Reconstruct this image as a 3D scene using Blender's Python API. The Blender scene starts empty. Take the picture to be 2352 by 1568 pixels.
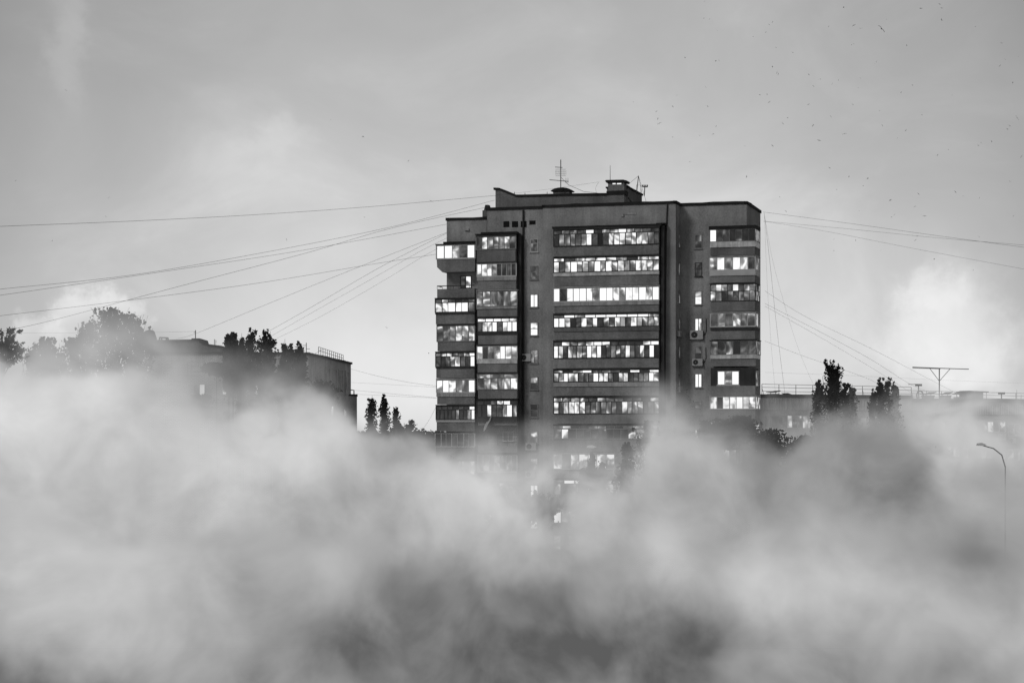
import bpy, bmesh, math, random
from mathutils import Vector, Matrix, noise
random.seed(7)
sc = bpy.context.scene
col = sc.collection
F = 4580.0; CX = 1176.0; HV = 990.0; CZ = 14.0     # focal length (in survey pixels), principal column, horizon row, eye height

# ------------------------------------------------------------------ helpers
def at(u, v, Y):
    return Vector(((u-CX)/F*Y, Y, CZ+(HV-v)/F*Y))
class MB:
    def __init__(s): s.v=[]; s.f=[]; s.a=[]
    def box(s, x0,x1,y0,y1,z0,z1, a=(0,0,0)):
        b=len(s.v)
        s.v += [(x,y,z) for z in (z0,z1) for y in (y0,y1) for x in (x0,x1)]
        for q in ((0,2,3,1),(4,5,7,6),(0,1,5,4),(2,6,7,3),(0,4,6,2),(1,3,7,5)):
            s.f.append([b+i for i in q]); s.a.append(a)
    def quad(s, p, a=(0,0,0)):
        b=len(s.v); s.v += [tuple(q) for q in p]; s.f.append(list(range(b,b+len(p)))); s.a.append(a)
    def prism(s, pts, z0, z1, a=(0,0,0)):          # footprint pts counter-clockwise
        b=len(s.v); n=len(pts)
        s.v += [(x,y,z0) for x,y in pts]+[(x,y,z1) for x,y in pts]
        s.f.append([b+i for i in range(n)][::-1]); s.a.append(a)
        s.f.append([b+n+i for i in range(n)]); s.a.append(a)
        for i in range(n):
            j=(i+1)%n; s.f.append([b+i,b+j,b+n+j,b+n+i]); s.a.append(a)
    def profile(s, pts, y0, y1, a=(0,0,0)):        # (x,z) outline extruded along y
        b=len(s.v); n=len(pts)
        s.v += [(x,y0,z) for x,z in pts]+[(x,y1,z) for x,z in pts]
        s.f.append([b+i for i in range(n)]); s.a.append(a)
        s.f.append([b+n+i for i in range(n)][::-1]); s.a.append(a)
        for i in range(n):
            j=(i+1)%n; s.f.append([b+i,b+n+i,b+n+j,b+j]); s.a.append(a)
    def tube(s, pts, r, n=6, r1=None):
        pts=[Vector(p) for p in pts]; rings=[]
        m=len(pts)
        for i,p in enumerate(pts):
            d=(pts[min(i+1,m-1)]-pts[max(i-1,0)])
            if d.length<1e-9: d=Vector((0,0,1))
            d.normalize()
            up=Vector((0,0,1)) if abs(d.z)<.9 else Vector((1,0,0))
            a=d.cross(up).normalized(); b2=d.cross(a)
            rr=r if r1 is None else r+(r1-r)*i/(m-1)
            b=len(s.v)
            s.v += [tuple(p+a*rr*math.cos(2*math.pi*k/n)+b2*rr*math.sin(2*math.pi*k/n)) for k in range(n)]
            rings.append(b)
        for i in range(m-1):
            for k in range(n):
                s.f.append([rings[i]+k,rings[i]+(k+1)%n,rings[i+1]+(k+1)%n,rings[i+1]+k]); s.a.append((0,0,0))
        s.f.append([rings[0]+k for k in range(n)]); s.a.append((0,0,0))
        s.f.append([rings[-1]+k for k in range(n)][::-1]); s.a.append((0,0,0))
    def build(s, name, mat, parent=None, fix=True, attr=False, smooth=False):
        me=bpy.data.meshes.new(name); me.from_pydata(s.v,[],s.f); me.update()
        if attr:
            at_=me.attributes.new('pane','FLOAT_COLOR','FACE')
            for i,c in enumerate(s.a): at_.data[i].color=(c[0],c[1],c[2],1)
        if fix:
            bm=bmesh.new(); bm.from_mesh(me); bmesh.ops.recalc_face_normals(bm,faces=bm.faces[:]); bm.to_mesh(me); bm.free()
        if smooth:
            for p in me.polygons: p.use_smooth=True
        me.materials.append(mat)
        o=bpy.data.objects.new(name,me); col.objects.link(o)
        if parent: o.parent=parent
        return o
def tag(o,label,cat,group=None,kind=None):
    if label: o['label']=label
    if cat: o['category']=cat
    if group: o['group']=group
    if kind: o['kind']=kind
    return o
def empty(name,loc,rz=0):
    o=bpy.data.objects.new(name,None); o.location=loc; o.rotation_euler=(0,0,rz); o.empty_display_size=.5
    col.objects.link(o); return o

# ------------------------------------------------------------------ materials (grey: the photograph is black and white)
def nmat(name):
    m=bpy.data.materials.new(name); m.use_nodes=True; nt=m.node_tree; nt.nodes.clear()
    return m,nt
def nd(nt,t,**k):
    n=nt.nodes.new(t)
    for a,b in k.items():
        if a=='inp':
            for i,v in b.items(): n.inputs[i].default_value=v
        else: setattr(n,a,b)
    return n
def mth(nt,op,a,b=None,c=None,clamp=False):
    n=nt.nodes.new('ShaderNodeMath'); n.operation=op; n.use_clamp=clamp
    for i,x in enumerate((a,b,c)):
        if x is None: continue
        if isinstance(x,(int,float)): n.inputs[i].default_value=x
        else: nt.links.new(x,n.inputs[i])
    return n.outputs[0]
def ramp(nt,x,pts,interp='LINEAR'):
    n=nt.nodes.new('ShaderNodeValToRGB'); cr=n.color_ramp; cr.interpolation=interp
    while len(cr.elements)<len(pts): cr.elements.new(.5)
    for e,(p,c) in zip(cr.elements,pts): e.position=p; e.color=(c,c,c,1)
    nt.links.new(x,n.inputs[0]); return n.outputs[0]
def plain(name,c,rough=.8,var=.25,scale=1.5,metal=0,bump=0.0,streak=0.0,obj=True):
    m,nt=nmat(name)
    out=nd(nt,'ShaderNodeOutputMaterial'); bs=nd(nt,'ShaderNodeBsdfPrincipled'); nt.links.new(bs.outputs[0],out.inputs[0])
    bs.inputs['Roughness'].default_value=rough; bs.inputs['Metallic'].default_value=metal
    bs.inputs['Specular IOR Level'].default_value=.3
    tc=nd(nt,'ShaderNodeTexCoord'); n=nd(nt,'ShaderNodeTexNoise',inp={'Scale':scale,'Detail':6,'Roughness':.65})
    nt.links.new(tc.outputs['Object'],n.inputs['Vector'])
    v=ramp(nt,n.outputs['Fac'],[(.3,1-var),(.7,1+var)])
    if streak:
        mp=nd(nt,'ShaderNodeMapping'); mp.inputs['Scale'].default_value=(2.2,2.2,.12); nt.links.new(tc.outputs['Object'],mp.inputs[0])
        n2=nd(nt,'ShaderNodeTexNoise',inp={'Scale':1.0,'Detail':5,'Roughness':.6}); nt.links.new(mp.outputs[0],n2.inputs['Vector'])
        v=mth(nt,'MULTIPLY',v,ramp(nt,n2.outputs['Fac'],[(.3,1-streak),(.65,1+streak*.5)]))
    v=mth(nt,'MULTIPLY',v,c,clamp=True)
    nt.links.new(v,bs.inputs['Base Color'])
    if bump:
        b=nd(nt,'ShaderNodeBump',inp={'Strength':bump,'Distance':.05}); nt.links.new(n.outputs['Fac'],b.inputs['Height']); nt.links.new(b.outputs[0],bs.inputs['Normal'])
    return m
def render_wall(name,c,brick=.5,thr=.55,bscale=1.0):
    """stained render over brickwork, bricks show where the coat has gone"""
    m,nt=nmat(name)
    out=nd(nt,'ShaderNodeOutputMaterial'); bs=nd(nt,'ShaderNodeBsdfPrincipled'); nt.links.new(bs.outputs[0],out.inputs[0])
    bs.inputs['Roughness'].default_value=.92; bs.inputs['Specular IOR Level'].default_value=.2
    tc=nd(nt,'ShaderNodeTexCoord'); P=tc.outputs['Object']
    def noi(scale,det,vec=P,r=.6):
        n=nd(nt,'ShaderNodeTexNoise',inp={'Scale':scale,'Detail':det,'Roughness':r}); nt.links.new(vec,n.inputs['Vector']); return n.outputs['Fac']
    big=ramp(nt,noi(.3,7),[(.3,.66),(.7,1.3)])
    fine=ramp(nt,noi(6,5,r=.85),[(.3,.68),(.7,1.32)])
    mp=nd(nt,'ShaderNodeMapping'); mp.inputs['Scale'].default_value=(1.6,1.6,.09); nt.links.new(P,mp.inputs[0])
    st=ramp(nt,noi(1.0,6,mp.outputs[0]),[(.32,.84),(.6,1.06)])
    v=mth(nt,'MULTIPLY',mth(nt,'MULTIPLY',big,fine),st)
    v=mth(nt,'MULTIPLY',v,c)
    # bricks on x,z
    sx=nd(nt,'ShaderNodeSeparateXYZ'); nt.links.new(P,sx.inputs[0])
    cb=nd(nt,'ShaderNodeCombineXYZ'); nt.links.new(mth(nt,'ADD',sx.outputs[0],sx.outputs[1]),cb.inputs[0]); nt.links.new(sx.outputs[2],cb.inputs[1])
    br=nd(nt,'ShaderNodeTexBrick',inp={'Color1':(.9,.9,.9,1),'Color2':(.65,.65,.65,1),'Mortar':(1.4,1.4,1.4,1),'Scale':1.0,'Mortar Size':.025,'Brick Width':.32*bscale,'Row Height':.11*bscale})
    nt.links.new(cb.outputs[0],br.inputs['Vector'])
    mask=ramp(nt,noi(.35,5),[(thr,0),(thr+.04,brick)])
    bw=nd(nt,'ShaderNodeRGBToBW'); nt.links.new(br.outputs['Color'],bw.inputs[0])
    bf=mth(nt,'ADD',mth(nt,'MULTIPLY',mth(nt,'SUBTRACT',bw.outputs[0],1.0),mask),1.0)
    nt.links.new(mth(nt,'MULTIPLY',v,bf,clamp=True),bs.inputs['Base Color'])
    b=nd(nt,'ShaderNodeBump',inp={'Strength':.5,'Distance':.04}); nt.links.new(fine,b.inputs['Height']); nt.links.new(b.outputs[0],bs.inputs['Normal'])
    return m
def pane_mat(name,gain=1.0):
    """window panes: bright and dark blotches given as emission. attribute 'pane': r brightness, g seed"""
    m,nt=nmat(name)
    out=nd(nt,'ShaderNodeOutputMaterial'); bs=nd(nt,'ShaderNodeBsdfPrincipled'); nt.links.new(bs.outputs[0],out.inputs[0])
    bs.inputs['Roughness'].default_value=.12; bs.inputs['Base Color'].default_value=(.03,.03,.03,1)
    a=nd(nt,'ShaderNodeAttribute'); a.attribute_name='pane'
    s=nd(nt,'ShaderNodeSeparateColor'); nt.links.new(a.outputs['Color'],s.inputs[0])
    lit,seed=s.outputs[0],s.outputs[1]
    tc=nd(nt,'ShaderNodeTexCoord')
    cb=nd(nt,'ShaderNodeCombineXYZ'); nt.links.new(mth(nt,'MULTIPLY',seed,90),cb.inputs[1]); nt.links.new(mth(nt,'MULTIPLY',seed,7),cb.inputs[0])
    va=nd(nt,'ShaderNodeVectorMath'); nt.links.new(tc.outputs['Object'],va.inputs[0]); nt.links.new(cb.outputs[0],va.inputs[1])
    n=nd(nt,'ShaderNodeTexNoise',inp={'Scale':.75,'Detail':2.5,'Roughness':.45,'Distortion':1.0}); nt.links.new(va.outputs[0],n.inputs['Vector'])
    mp=nd(nt,'ShaderNodeMapping'); mp.inputs['Scale'].default_value=(6,6,.35); nt.links.new(va.outputs[0],mp.inputs[0])
    n2=nd(nt,'ShaderNodeTexNoise',inp={'Scale':1.2,'Detail':3,'Roughness':.6}); nt.links.new(mp.outputs[0],n2.inputs['Vector'])
    amp=mth(nt,'MULTIPLY_ADD',mth(nt,'MULTIPLY',lit,mth(nt,'SUBTRACT',1.02,lit)),6.8,.1)
    k=mth(nt,'ADD',lit,mth(nt,'MULTIPLY',mth(nt,'SUBTRACT',n.outputs['Fac'],.5),amp))
    k=mth(nt,'ADD',k,mth(nt,'MULTIPLY',mth(nt,'SUBTRACT',n2.outputs['Fac'],.5),.16))
    e=ramp(nt,k,[(0,.0),(.2,.008),(.38,.05),(.52,.13),(.64,.30),(.74,.75),(.84,1.0)])
    nt.links.new(mth(nt,'MULTIPLY',e,1.0*gain),bs.inputs['Emission Strength']); bs.inputs['Emission Color'].default_value=(1,1,1,1)
    # base colour rises with pane brightness as well
    nt.links.new(ramp(nt,lit,[(0,.02),(.3,.06),(1,.3)]),bs.inputs['Base Color'])
    return m
def leaf_mat(name,c0,c1):
    m,nt=nmat(name)
    out=nd(nt,'ShaderNodeOutputMaterial'); d=nd(nt,'ShaderNodeBsdfDiffuse'); t=nd(nt,'ShaderNodeBsdfTranslucent'); mx=nd(nt,'ShaderNodeMixShader',inp={0:.3})
    tc=nd(nt,'ShaderNodeTexCoord'); n=nd(nt,'ShaderNodeTexNoise',inp={'Scale':.7,'Detail':3}); nt.links.new(tc.outputs['Object'],n.inputs['Vector'])
    v=ramp(nt,n.outputs['Fac'],[(.35,c0),(.65,c1)])
    nt.links.new(v,d.inputs[0]); nt.links.new(v,t.inputs[0])
    nt.links.new(d.outputs[0],mx.inputs[1]); nt.links.new(t.outputs[0],mx.inputs[2]); nt.links.new(mx.outputs[0],out.inputs[0])
    return m
M={}
M['wall']=render_wall('rendered_wall',.31,.25,.64)
M['wall_light']=render_wall('rendered_wall_light',.34,.2,.65)
M['parapet']=render_wall('balcony_render',.225,.6,.54)
M['brick']=render_wall('brickwork',.17,.6,.40)
M['silicate']=render_wall('silicate_brick',.48,.45,.35,1.6)
M['panel']=render_wall('concrete_panel',.40,.0,.9)
M['roof']=plain('roofing_felt',.022,.9,.3,2,bump=.4)
M['dark']=plain('dark_steel',.03,.6,.2,3)
M['frame_dark']=plain('weathered_dark_frame',.045,.7,.4,2)
M['frame_grey']=plain('grey_painted_frame',.22,.6,.3,2)
M['frame_light']=plain('white_frame',.5,.5,.12,1)
M['sheet']=plain('tin_sheet',.62,.35,.35,1.2,metal=.2,streak=.3)
M['sheet_grey']=plain('grey_sheet',.36,.6,.2,1.0,streak=.35)
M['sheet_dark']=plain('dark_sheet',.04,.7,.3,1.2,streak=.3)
M['corr']=plain('corrugated_sheet',.45,.8,.2,1.0,streak=.4)
M['pane']=pane_mat('window_pane'); M['pane_dim']=pane_mat('window_pane_dim',.35)
M['ac']=plain('air_conditioner_casing',.42,.5,.12,3)
M['black']=plain('black_opening',.008,.9,.1,1)
M['leaf']=leaf_mat('poplar_leaves',.035,.09); M['leaf_dark']=leaf_mat('dark_leaves',.015,.045)
M['bark']=plain('bark',.06,.9,.3,3,bump=.5)
M['wire']=plain('cable_sheath',.02,.7,.05,1)
M['bird']=plain('bird_feathers',.03,.8,.1,5)
M['lamp']=plain('lamp_housing',.6,.4,.1,3)
M['cloth']=plain('pale_cloth',.4,.9,.2,2)

# ------------------------------------------------------------------ the ground
g=MB(); g.quad([(-7000,-400,0),(7000,-400,0),(7000,9000,0),(-7000,9000,0)])
tag(g.build('ground',plain('ground_soil',.07,.95,.4,.05,obj=True)),None,None,kind='structure')
r_=MB(); r_.quad([(-300,128,.004),(300,128,.004),(300,137,.004),(-300,137,.004)])
tag(r_.build('road',plain('asphalt',.05,.9,.2,.8)),None,None,kind='structure')
for yy,nm in ((137,'kerb'),(127.85,'kerb')):
    k=MB(); k.box(-300,300,yy,yy+.15,0,.13); tag(k.build(nm,M['panel']),None,None,kind='structure')

# ------------------------------------------------------------------ the tower block
TH=math.radians(16); ex=Vector((math.cos(TH),-math.sin(TH))); en=Vector((math.sin(TH),math.cos(TH)))
OY=200.0; O=Vector(((1400-CX)/F*OY,OY))
tower=empty('apartment_tower',(O.x,O.y,0),-TH)
tag(tower,'dark twelve storey apartment tower with glazed balconies rising out of the fog','apartment tower')
def loc(u,v,t):
    d=Vector(((u-CX)/F,1)); k=(t+en.dot(O))/en.dot(d)
    return ex.dot(d*k-O), CZ+(HV-v)/F*k
def S(u,t): return loc(u,990,t)[0]
def Z(u,v,t): return loc(u,v,t)[1]
def wld(s,t,z):
    p=O+ex*s+en*t; return Vector((p.x,p.y,z))
tA,tC,tE,tBk=2.6,.8,2.3,11.1
ztop=Z(1400,469,0); zA=Z(1070,502,tA)
sA0=S(1026,tA); sA1=S(1118,tA); sB0=S(1119,tC); sD0=S(1247,0); sD1=S(1552,0); sE1=S(1715,tE)
w=MB()
w.prism([(sA0,tA),(sA1,tA),(sA1,tBk-2),(sA0,tBk-2)],0,zA)
foot=[(sB0,tC),(sD0,tC),(sD0,0),(sD1,0),(sD1,tE),(sE1,tE),(sE1,tBk),(sB0,tBk)]
w.prism(foot,0,ztop)
w.build('wall',M['wall'],tower)
def edge(path,z,dz=.28,out=.1):
    """dark felt flashing running along the roof edge"""
    m=MB()
    for (a,b) in zip(path,path[1:]):
        a=Vector(a); b=Vector(b); d=(b-a).normalized(); nrm=Vector((d.y,-d.x))
        seg=max(1,int((b-a).length/1.1)); q=[a+(b-a)*i/seg for i in range(seg+1)]
        for i in range(seg):
            h0=dz+.16*noise.noise(Vector((q[i].x*.7,q[i].y,z))); h1=dz+.16*noise.noise(Vector((q[i+1].x*.7,q[i+1].y,z)))
            e0=q[i]-d*(out if i==0 else 0); e1=q[i+1]+d*(out if i==seg-1 else 0)
            o0=e0+nrm*out; o1=e1+nrm*out; i0=e0-nrm*.25; i1=e1-nrm*.25; zb=z-.16
            bq=len(m.v)
            m.v+=[(o0.x,o0.y,zb),(o1.x,o1.y,zb),(i1.x,i1.y,zb),(i0.x,i0.y,zb),(o0.x,o0.y,z+h0*.5),(o1.x,o1.y,z+h1*.5),(i1.x,i1.y,z+h1*.6),(i0.x,i0.y,z+h0*.6)]
            for f in ((3,2,1,0),(4,5,6,7),(0,1,5,4),(1,2,6,5),(2,3,7,6),(3,0,4,7)): m.f.append([bq+x for x in f]); m.a.append((0,0,0))
    return m
e1=edge([(sB0,tC),(sD0,tC),(sD0,0),(sD1,0),(sD1,tE),(sE1,tE),(sE1,tBk)],ztop)
e1.build('roof_edge',M['roof'],tower,fix=False)
edge([(sA0,tA),(sA1,tA)],zA,.22).build('roof_edge',M['roof'],tower,fix=False)
# attic openings (left) and vents
for (u0,u1,v0,v1) in ((1156.5,1170,508.5,522),(1176,1190,508.5,522),(1196,1209.5,508,522),(1216,1230,507,516)):
    m=MB(); m.box(S(u0,tC),S(u1,tC),tC-.03,tC+.2,Z(u0,v1,tC),Z(u0,v0,tC)); m.build('attic_opening',M['black'],tower)
# small chimney stub on the left step
m=MB(); a0,a1=S(1113,3.4),S(1125,3.4); zb,zt=Z(1119,489,3.4),Z(1119,471,3.4)
m.profile([(a0-.02,zb),(a1,zb),(a1,zt-.5),(a1-.12,zt),(a0+.12,zt),(a0,zt-.5)],3.2,3.9); m.build('chimney',M['dark'],tower)
m=MB(); m.box(S(1108,2.9),sB0-.002,2.9,4.4,zA,Z(1112,483,2.9)); m.build('wall_step',M['brick'],tower)
# penthouse
tp=4.0
pts=[(1138,492),(1394,492),(1394,447),(1300,447.5),(1200,450.5),(1186,450.5),(1163,441.5),(1147,435),(1138,435)]
m=MB(); m.profile([(S(u,tp),Z(u,v,tp)) for u,v in pts],tp,tp+5); ph=m.build('penthouse',M['brick'],tower)
m=MB(); cap=[(1134,436),(1147,436.5),(1163,442.5),(1186,452),(1200,452),(1300,449.5),(1394,448.5)]
P=[(S(u,tp),Z(u,v,tp)) for u,v in cap]; m.profile(P+[(x,z+.22) for x,z in P[::-1]],tp-.12,tp+5.1); m.build('roof_cap',M['roof'],ph)
m=MB(); x0,x1=S(1394,tp),S(1441,tp); zz=Z(1418,432,tp); m.box(x0+.003,x1,tp-.02,tp+7.0,ztop-.2,zz); pm=m.build('machine_room',M['brick'],tower)
m=MB(); m.box(x0-.1,x1+.12,tp-.15,tp+7.15,zz,zz+.16); m.box(x0+.4,x1-.4,tp+.5,tp+3,zz+.16,zz+.5); m.build('roof_cap',M['roof'],pm)
m=MB(); 
for a,b in (((x1+.02,tp+.3,zz-1.0),(x1+.02,tp+4.8,ztop+.3)),): m.tube([a,b],.06)
m.build('pipe',M['dark'],pm)
def chimney(u0,u1,vt,vb,t,slots=False,dome=False):
    x0,x1=S(u0,t),S(u1,t); z0,z1=Z(u0,vb,t),Z(u0,vt,t)
    c=MB(); c.box(x0+.25,x1-.25,t,t+1.2,z0-1.0,z1-.25); ch=c.build('chimney',M['brick'],tower)
    k=MB()
    if dome:
        n=9; q=[(x0+(x1-x0)*i/(n-1), z1-.35+.32*math.sin(math.pi*i/(n-1))**.6) for i in range(n)]
        k.profile(q+[(x1-.1,z1-.42),(x0+.1,z1-.42)],t-.15,t+1.35)
    else:
        k.profile([(x0+.12,z1-.28),(x0-.05,z1-.08),(x0+.1,z1),(x1-.3,z1-.02),(x1+.05,z1-.12),(x1,z1-.32),(x1-.3,z1-.3)],t-.15,t+1.35)
        k.box(x0+.1,x1-.1,t-.08,t+1.28,z0-.1,z0+.3)
    k.build('cap',M['roof'],ch)
    if slots:
        for (a,b) in ((1407,1414),(1417,1427)):
            s_=MB(); s_.box(S(a,t),S(b,t),t-.01,t+.02,Z(a,423.5,t),Z(a,421,t),(.95,.3,0)); s_.build('vent_slot',M['pane'],ch,attr=True)
chimney(1265,1313,431,449,5.0,dome=True)
chimney(1391,1439,414,446,tp-1.3,slots=True)
# down pipes
for (u,t,v0,v1) in ((1202,tC-.12,483,1300),(1526,-.12,520,1300)):
    m=MB(); x=S(u,t); m.tube([(x,t,0),(x,t,Z(u,v0,t))],.11); m.build('downpipe',M['dark'],tower)
m=MB(); m.tube([(S(1533,-.1),-.1,ztop),(S(1530,-.1),-.1,Z(1530,540,-.1)),(S(1527,-.1),-.1,Z(1527,900,-.1))],.07); m.build('downpipe',M['dark'],tower)
# patches of bare sheet near the roof
m=MB(); m.box(S(1433,-.02),S(1462,-.02),-.05,-.004,Z(1440,493,0),Z(1440,489,0)); m.box(S(1428,-.02),S(1433,-.02),-.15,-.004,Z(1440,497,0),Z(1440,491,0)); m.build('wall_lamp',M['sheet_grey'],tower)
m=MB(); m.box(S(1068,tA),S(1078,tA),tA-.2,tA-.004,Z(1070,530,tA),Z(1070,526,tA)); m.build('wall_lamp',M['sheet_grey'],tower)

def digits(s): return [int(c) for c in s.replace(' ','')]
FR={'d':'frame_dark','g':'frame_grey','l':'frame_light'}
def lit(d): 
    if d>=9: return .98
    return max(0,min(.9,.085+.088*d+random.uniform(-.08,.08)))
def glazing(par,s0,s1,t,z0,z1,low,up,fr,side=None,panels=(0,0),fw=.085,frac=.27,gl='pane'):
    """one glazed balcony front: frame members and panes; side = t of the far end of a glazed right-hand return"""
    f=MB(); gm=MB(); n=len(low)
    zt=z1-(z1-z0)*frac if up else z1
    ft=.07
    f.box(s0,s1,t-ft,t,z0-.02,z0+fw); f.box(s0,s1,t-ft,t,z1-fw,z1+.02)
    if up: f.box(s0,s1,t-ft+.004,t-.004,zt-fw*.5,zt+fw*.5)
    pw=(s1-s0)/n
    cuts=[s0+pw*i+(random.uniform(-.05,.05) if 0<i<n else 0) for i in range(n+1)]
    for i,c in enumerate(cuts):
        w_=fw*(1.15 if i in (0,n) else .55+.45*(i%2))
        full=(not up) or i in (0,n)
        f.box(c-w_/2,c+w_/2,t-ft-.003,t+.003,z0,(z1 if full else zt))
    if up:
        k=len(up)
        for i in range(1,k):
            c=s0+(s1-s0)*i/k; f.box(c-fw*.4,c+fw*.4,t-ft-.003,t+.003,zt,z1)
    for i,d in enumerate(low):
        ins=.012; full=(i==0 and panels[0]) or (i==n-1 and panels[1])
        gm.quad([(cuts[i]+ins,t-.02,z0),(cuts[i+1]-ins,t-.02,z0),(cuts[i+1]-ins,t-.02,zt),(cuts[i]+ins,t-.02,zt)],(lit(d),random.random(),0))
    if up:
        k=len(up)
        for i,d in enumerate(up):
            a=s0+(s1-s0)*i/k; b=s0+(s1-s0)*(i+1)/k
            gm.quad([(a,t-.02,zt),(b,t-.02,zt),(b,t-.02,z1),(a,t-.02,z1)],(lit(d),random.random(),0))
    if side:
        ds,sd=side; x=s1
        ns=len(sd)
        f.box(x-.06,x+.02,t,ds,z0-.02,z0+fw); f.box(x-.06,x+.02,t,ds,z1-fw,z1+.02)
        for i in range(ns+1):
            c=t+(ds-t)*i/ns; f.box(x-.04,x+.03,c-.05,c+.05,z0,z1)
        if up: f.box(x-.04,x+.02,t,ds,zt-.03,zt+.03)
        for i,d in enumerate(sd):
            a=t+(ds-t)*i/ns; b=t+(ds-t)*(i+1)/ns
            gm.quad([(x-.01,a,z0),(x-.01,b,z0),(x-.01,b,z1),(x-.01,a,z1)],(lit(d),random.random(),0))
    f.build('window_frame',M[FR[fr]],par)
    gm.build('window_pane',M[gl],par,fix=False,attr=True)
def balcony(u0,u1,vt,vb,vnext,t,back,um,low,up=None,fr='d',strip=None,side=None,lip='roof',frac=.27,brick=False,proud=0,gl='pane',ptop=None,left=True):
    """one storey of a balcony stack: parapet below, glazing above, covering strip, lip under the roof of the storey"""
    s0,s1=S(u0,t),S(u1,t); z1,z0=Z(um,vt,t),Z(um,vb,t); zn=Z(um,vnext,t)
    body=MB(); body.box(s0+.05,s1-.05,t+.0,back,zn+.03,z0-.02)
    # cheeks and back wall of the loggia behind the glass
    body.box(s0+.05,s1-.1,t+.35,back-.004,z0-.02,z1+.03)
    b=body.build('balcony',M['brick' if brick else 'parapet'],tower)
    tt=t-proud
    q=MB(); q.box(s0-.04,s1+.06,tt-.16,back-.01 if not side else side[0],z1+.02,z1+.12)
    q.build('canopy',M[{'roof':'roof','l':'sheet_grey','d':'frame_dark'}[lip]],b)
    glazing(b,s0,s1,tt,z0,z1,digits(low),digits(up) if up else None,fr,side,frac=frac,gl=gl)
    if strip:
        kind,vs=strip; zs=Z(um,vs,t)
        k=MB(); k.box(s0,s1+.01,tt-.1,t+.02,zs,z0-.024)
        if side: k.box(s1-.05,s1+.012,t+.021,side[0],zs,z0-.024)
        if kind in('sheet','sheet_grey') and len(low)>3:
            nn=6
            for i in range(1,nn): 
                c=s0+(s1-s0)*i/nn; k.box(c-.02,c+.02,tt-.13,tt-.1,zs,z0-.03)
        k.build('apron',M[kind],b)
    return b
# ---- middle stack (1272-1515)
tD=-1.25
Drows=[(529,567,'24464673038577764 42','2333915395442','d',None,0),
 (593,627,'837967687 848768778','8455656366','d',('sheet',635),0),
 (662,694,'9189976 998688879',None,'l',('sheet_grey',703),0),
 (723,753,'7882264824 368366366','3959999996','d',('brick',762),0),
 (784.5,823.5,'8735665868335437646290','4845897222389','d',None,0),
 (849.5,878,'569764359664368343686','41693522727','d',('sheet_grey',888),0),
 (912.6,950.7,'64887535365324535354','747446333115','d',None,0),
 (976.6,1008,'37111141113513','351164113345','g',None,0),
 (1041,1077,'525666546664',None,'l',None,.15),
 (1101,1136,'52454545443454','2864345343','g',None,0),
 (1164,1201,'63345444445353','3345435443','g',None,0),
 (1228,1264,'63345444445353',None,'g',None,0)]
for i,(vt,vb,low,up,fr,st,pr) in enumerate(Drows):
    vn=Drows[i+1][0]-3 if i+1<len(Drows) else 1300
    balcony(1272,1514,vt,vb,vn,tD,-.004,1272,low,up,fr,st,proud=pr,frac=.26,lip='l' if fr=='l' else 'd')
m=MB(); m.box(S(1269,tD),S(1519,tD),tD-.15,-.004,Z(1272,526,tD),Z(1272,521,tD))
m.box(S(1519,tD)-.6,S(1519,tD)+.3,tD+.3,-.004,Z(1272,521,tD)+.01,Z(1272,521,tD)+.12)
m.build('balcony_roof',M['roof'],tower)
m=MB(); m.box(S(1517.5,-.9),S(1525,-.9),-.9,-.004,0,Z(1272,524,tD)); m.build('shade_strip',M['sheet_dark'],tower)  # added dark strip: shade beside the middle stack put into its colour
# ---- B stack (1096-1188)
tB=tC-1.3
Brows=[(544,574,1094,1185,'1645472',None,'g',None,True,'d',0),
 (606,636,1096,1186,'77652211',None,'l',('sheet_grey',645),False,'d',0),
 (669,705,1095,1188,'46535 5',None,'g',('sheet_grey',710),False,'l',0),
 (731,763,1097,1188,'57794899','89987','d',('sheet_dark',769),False,'d',0),
 (794.5,826,1096,1188,'735597 6',None,'l',('sheet',835),False,'d',0),
 (858.6,895,1097,1189,'465577','454','g',None,False,'d',0),
 (919,958,1097,1189,'1073 369 6','00178 1','d',('sheet_dark',967),False,'roof',.2),]
for i,(vt,vb,u0,u1,low,up,fr,st,bk,lp,pr) in enumerate(Brows):
    vn=Brows[i+1][0]-3 if i+1<len(Brows) else 977
    balcony(u0,u1,vt,vb,vn,tB,tC-.004,1096,low,up,fr,st,lip=lp,brick=bk,proud=pr)
m=MB(); m.box(S(1092,tB),S(1190,tB),tB-.2,tC-.004,Z(1096,540,tB),Z(1096,537.5,tB)); m.box(S(1110,tC),S(1192,tC),tC-.9,tC-.004,Z(1096,537,tB),Z(1096,533,tB)); m.build('balcony_roof',M['roof'],tower)
m=MB(); m.box(S(1190,0),S(1196.5,0),tC-.8,tC-.004,0,Z(1096,540,tB)); m.build('shade_strip',M['sheet_dark'],tower)  # same added strip, painting the shade at the right of this stack
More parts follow.
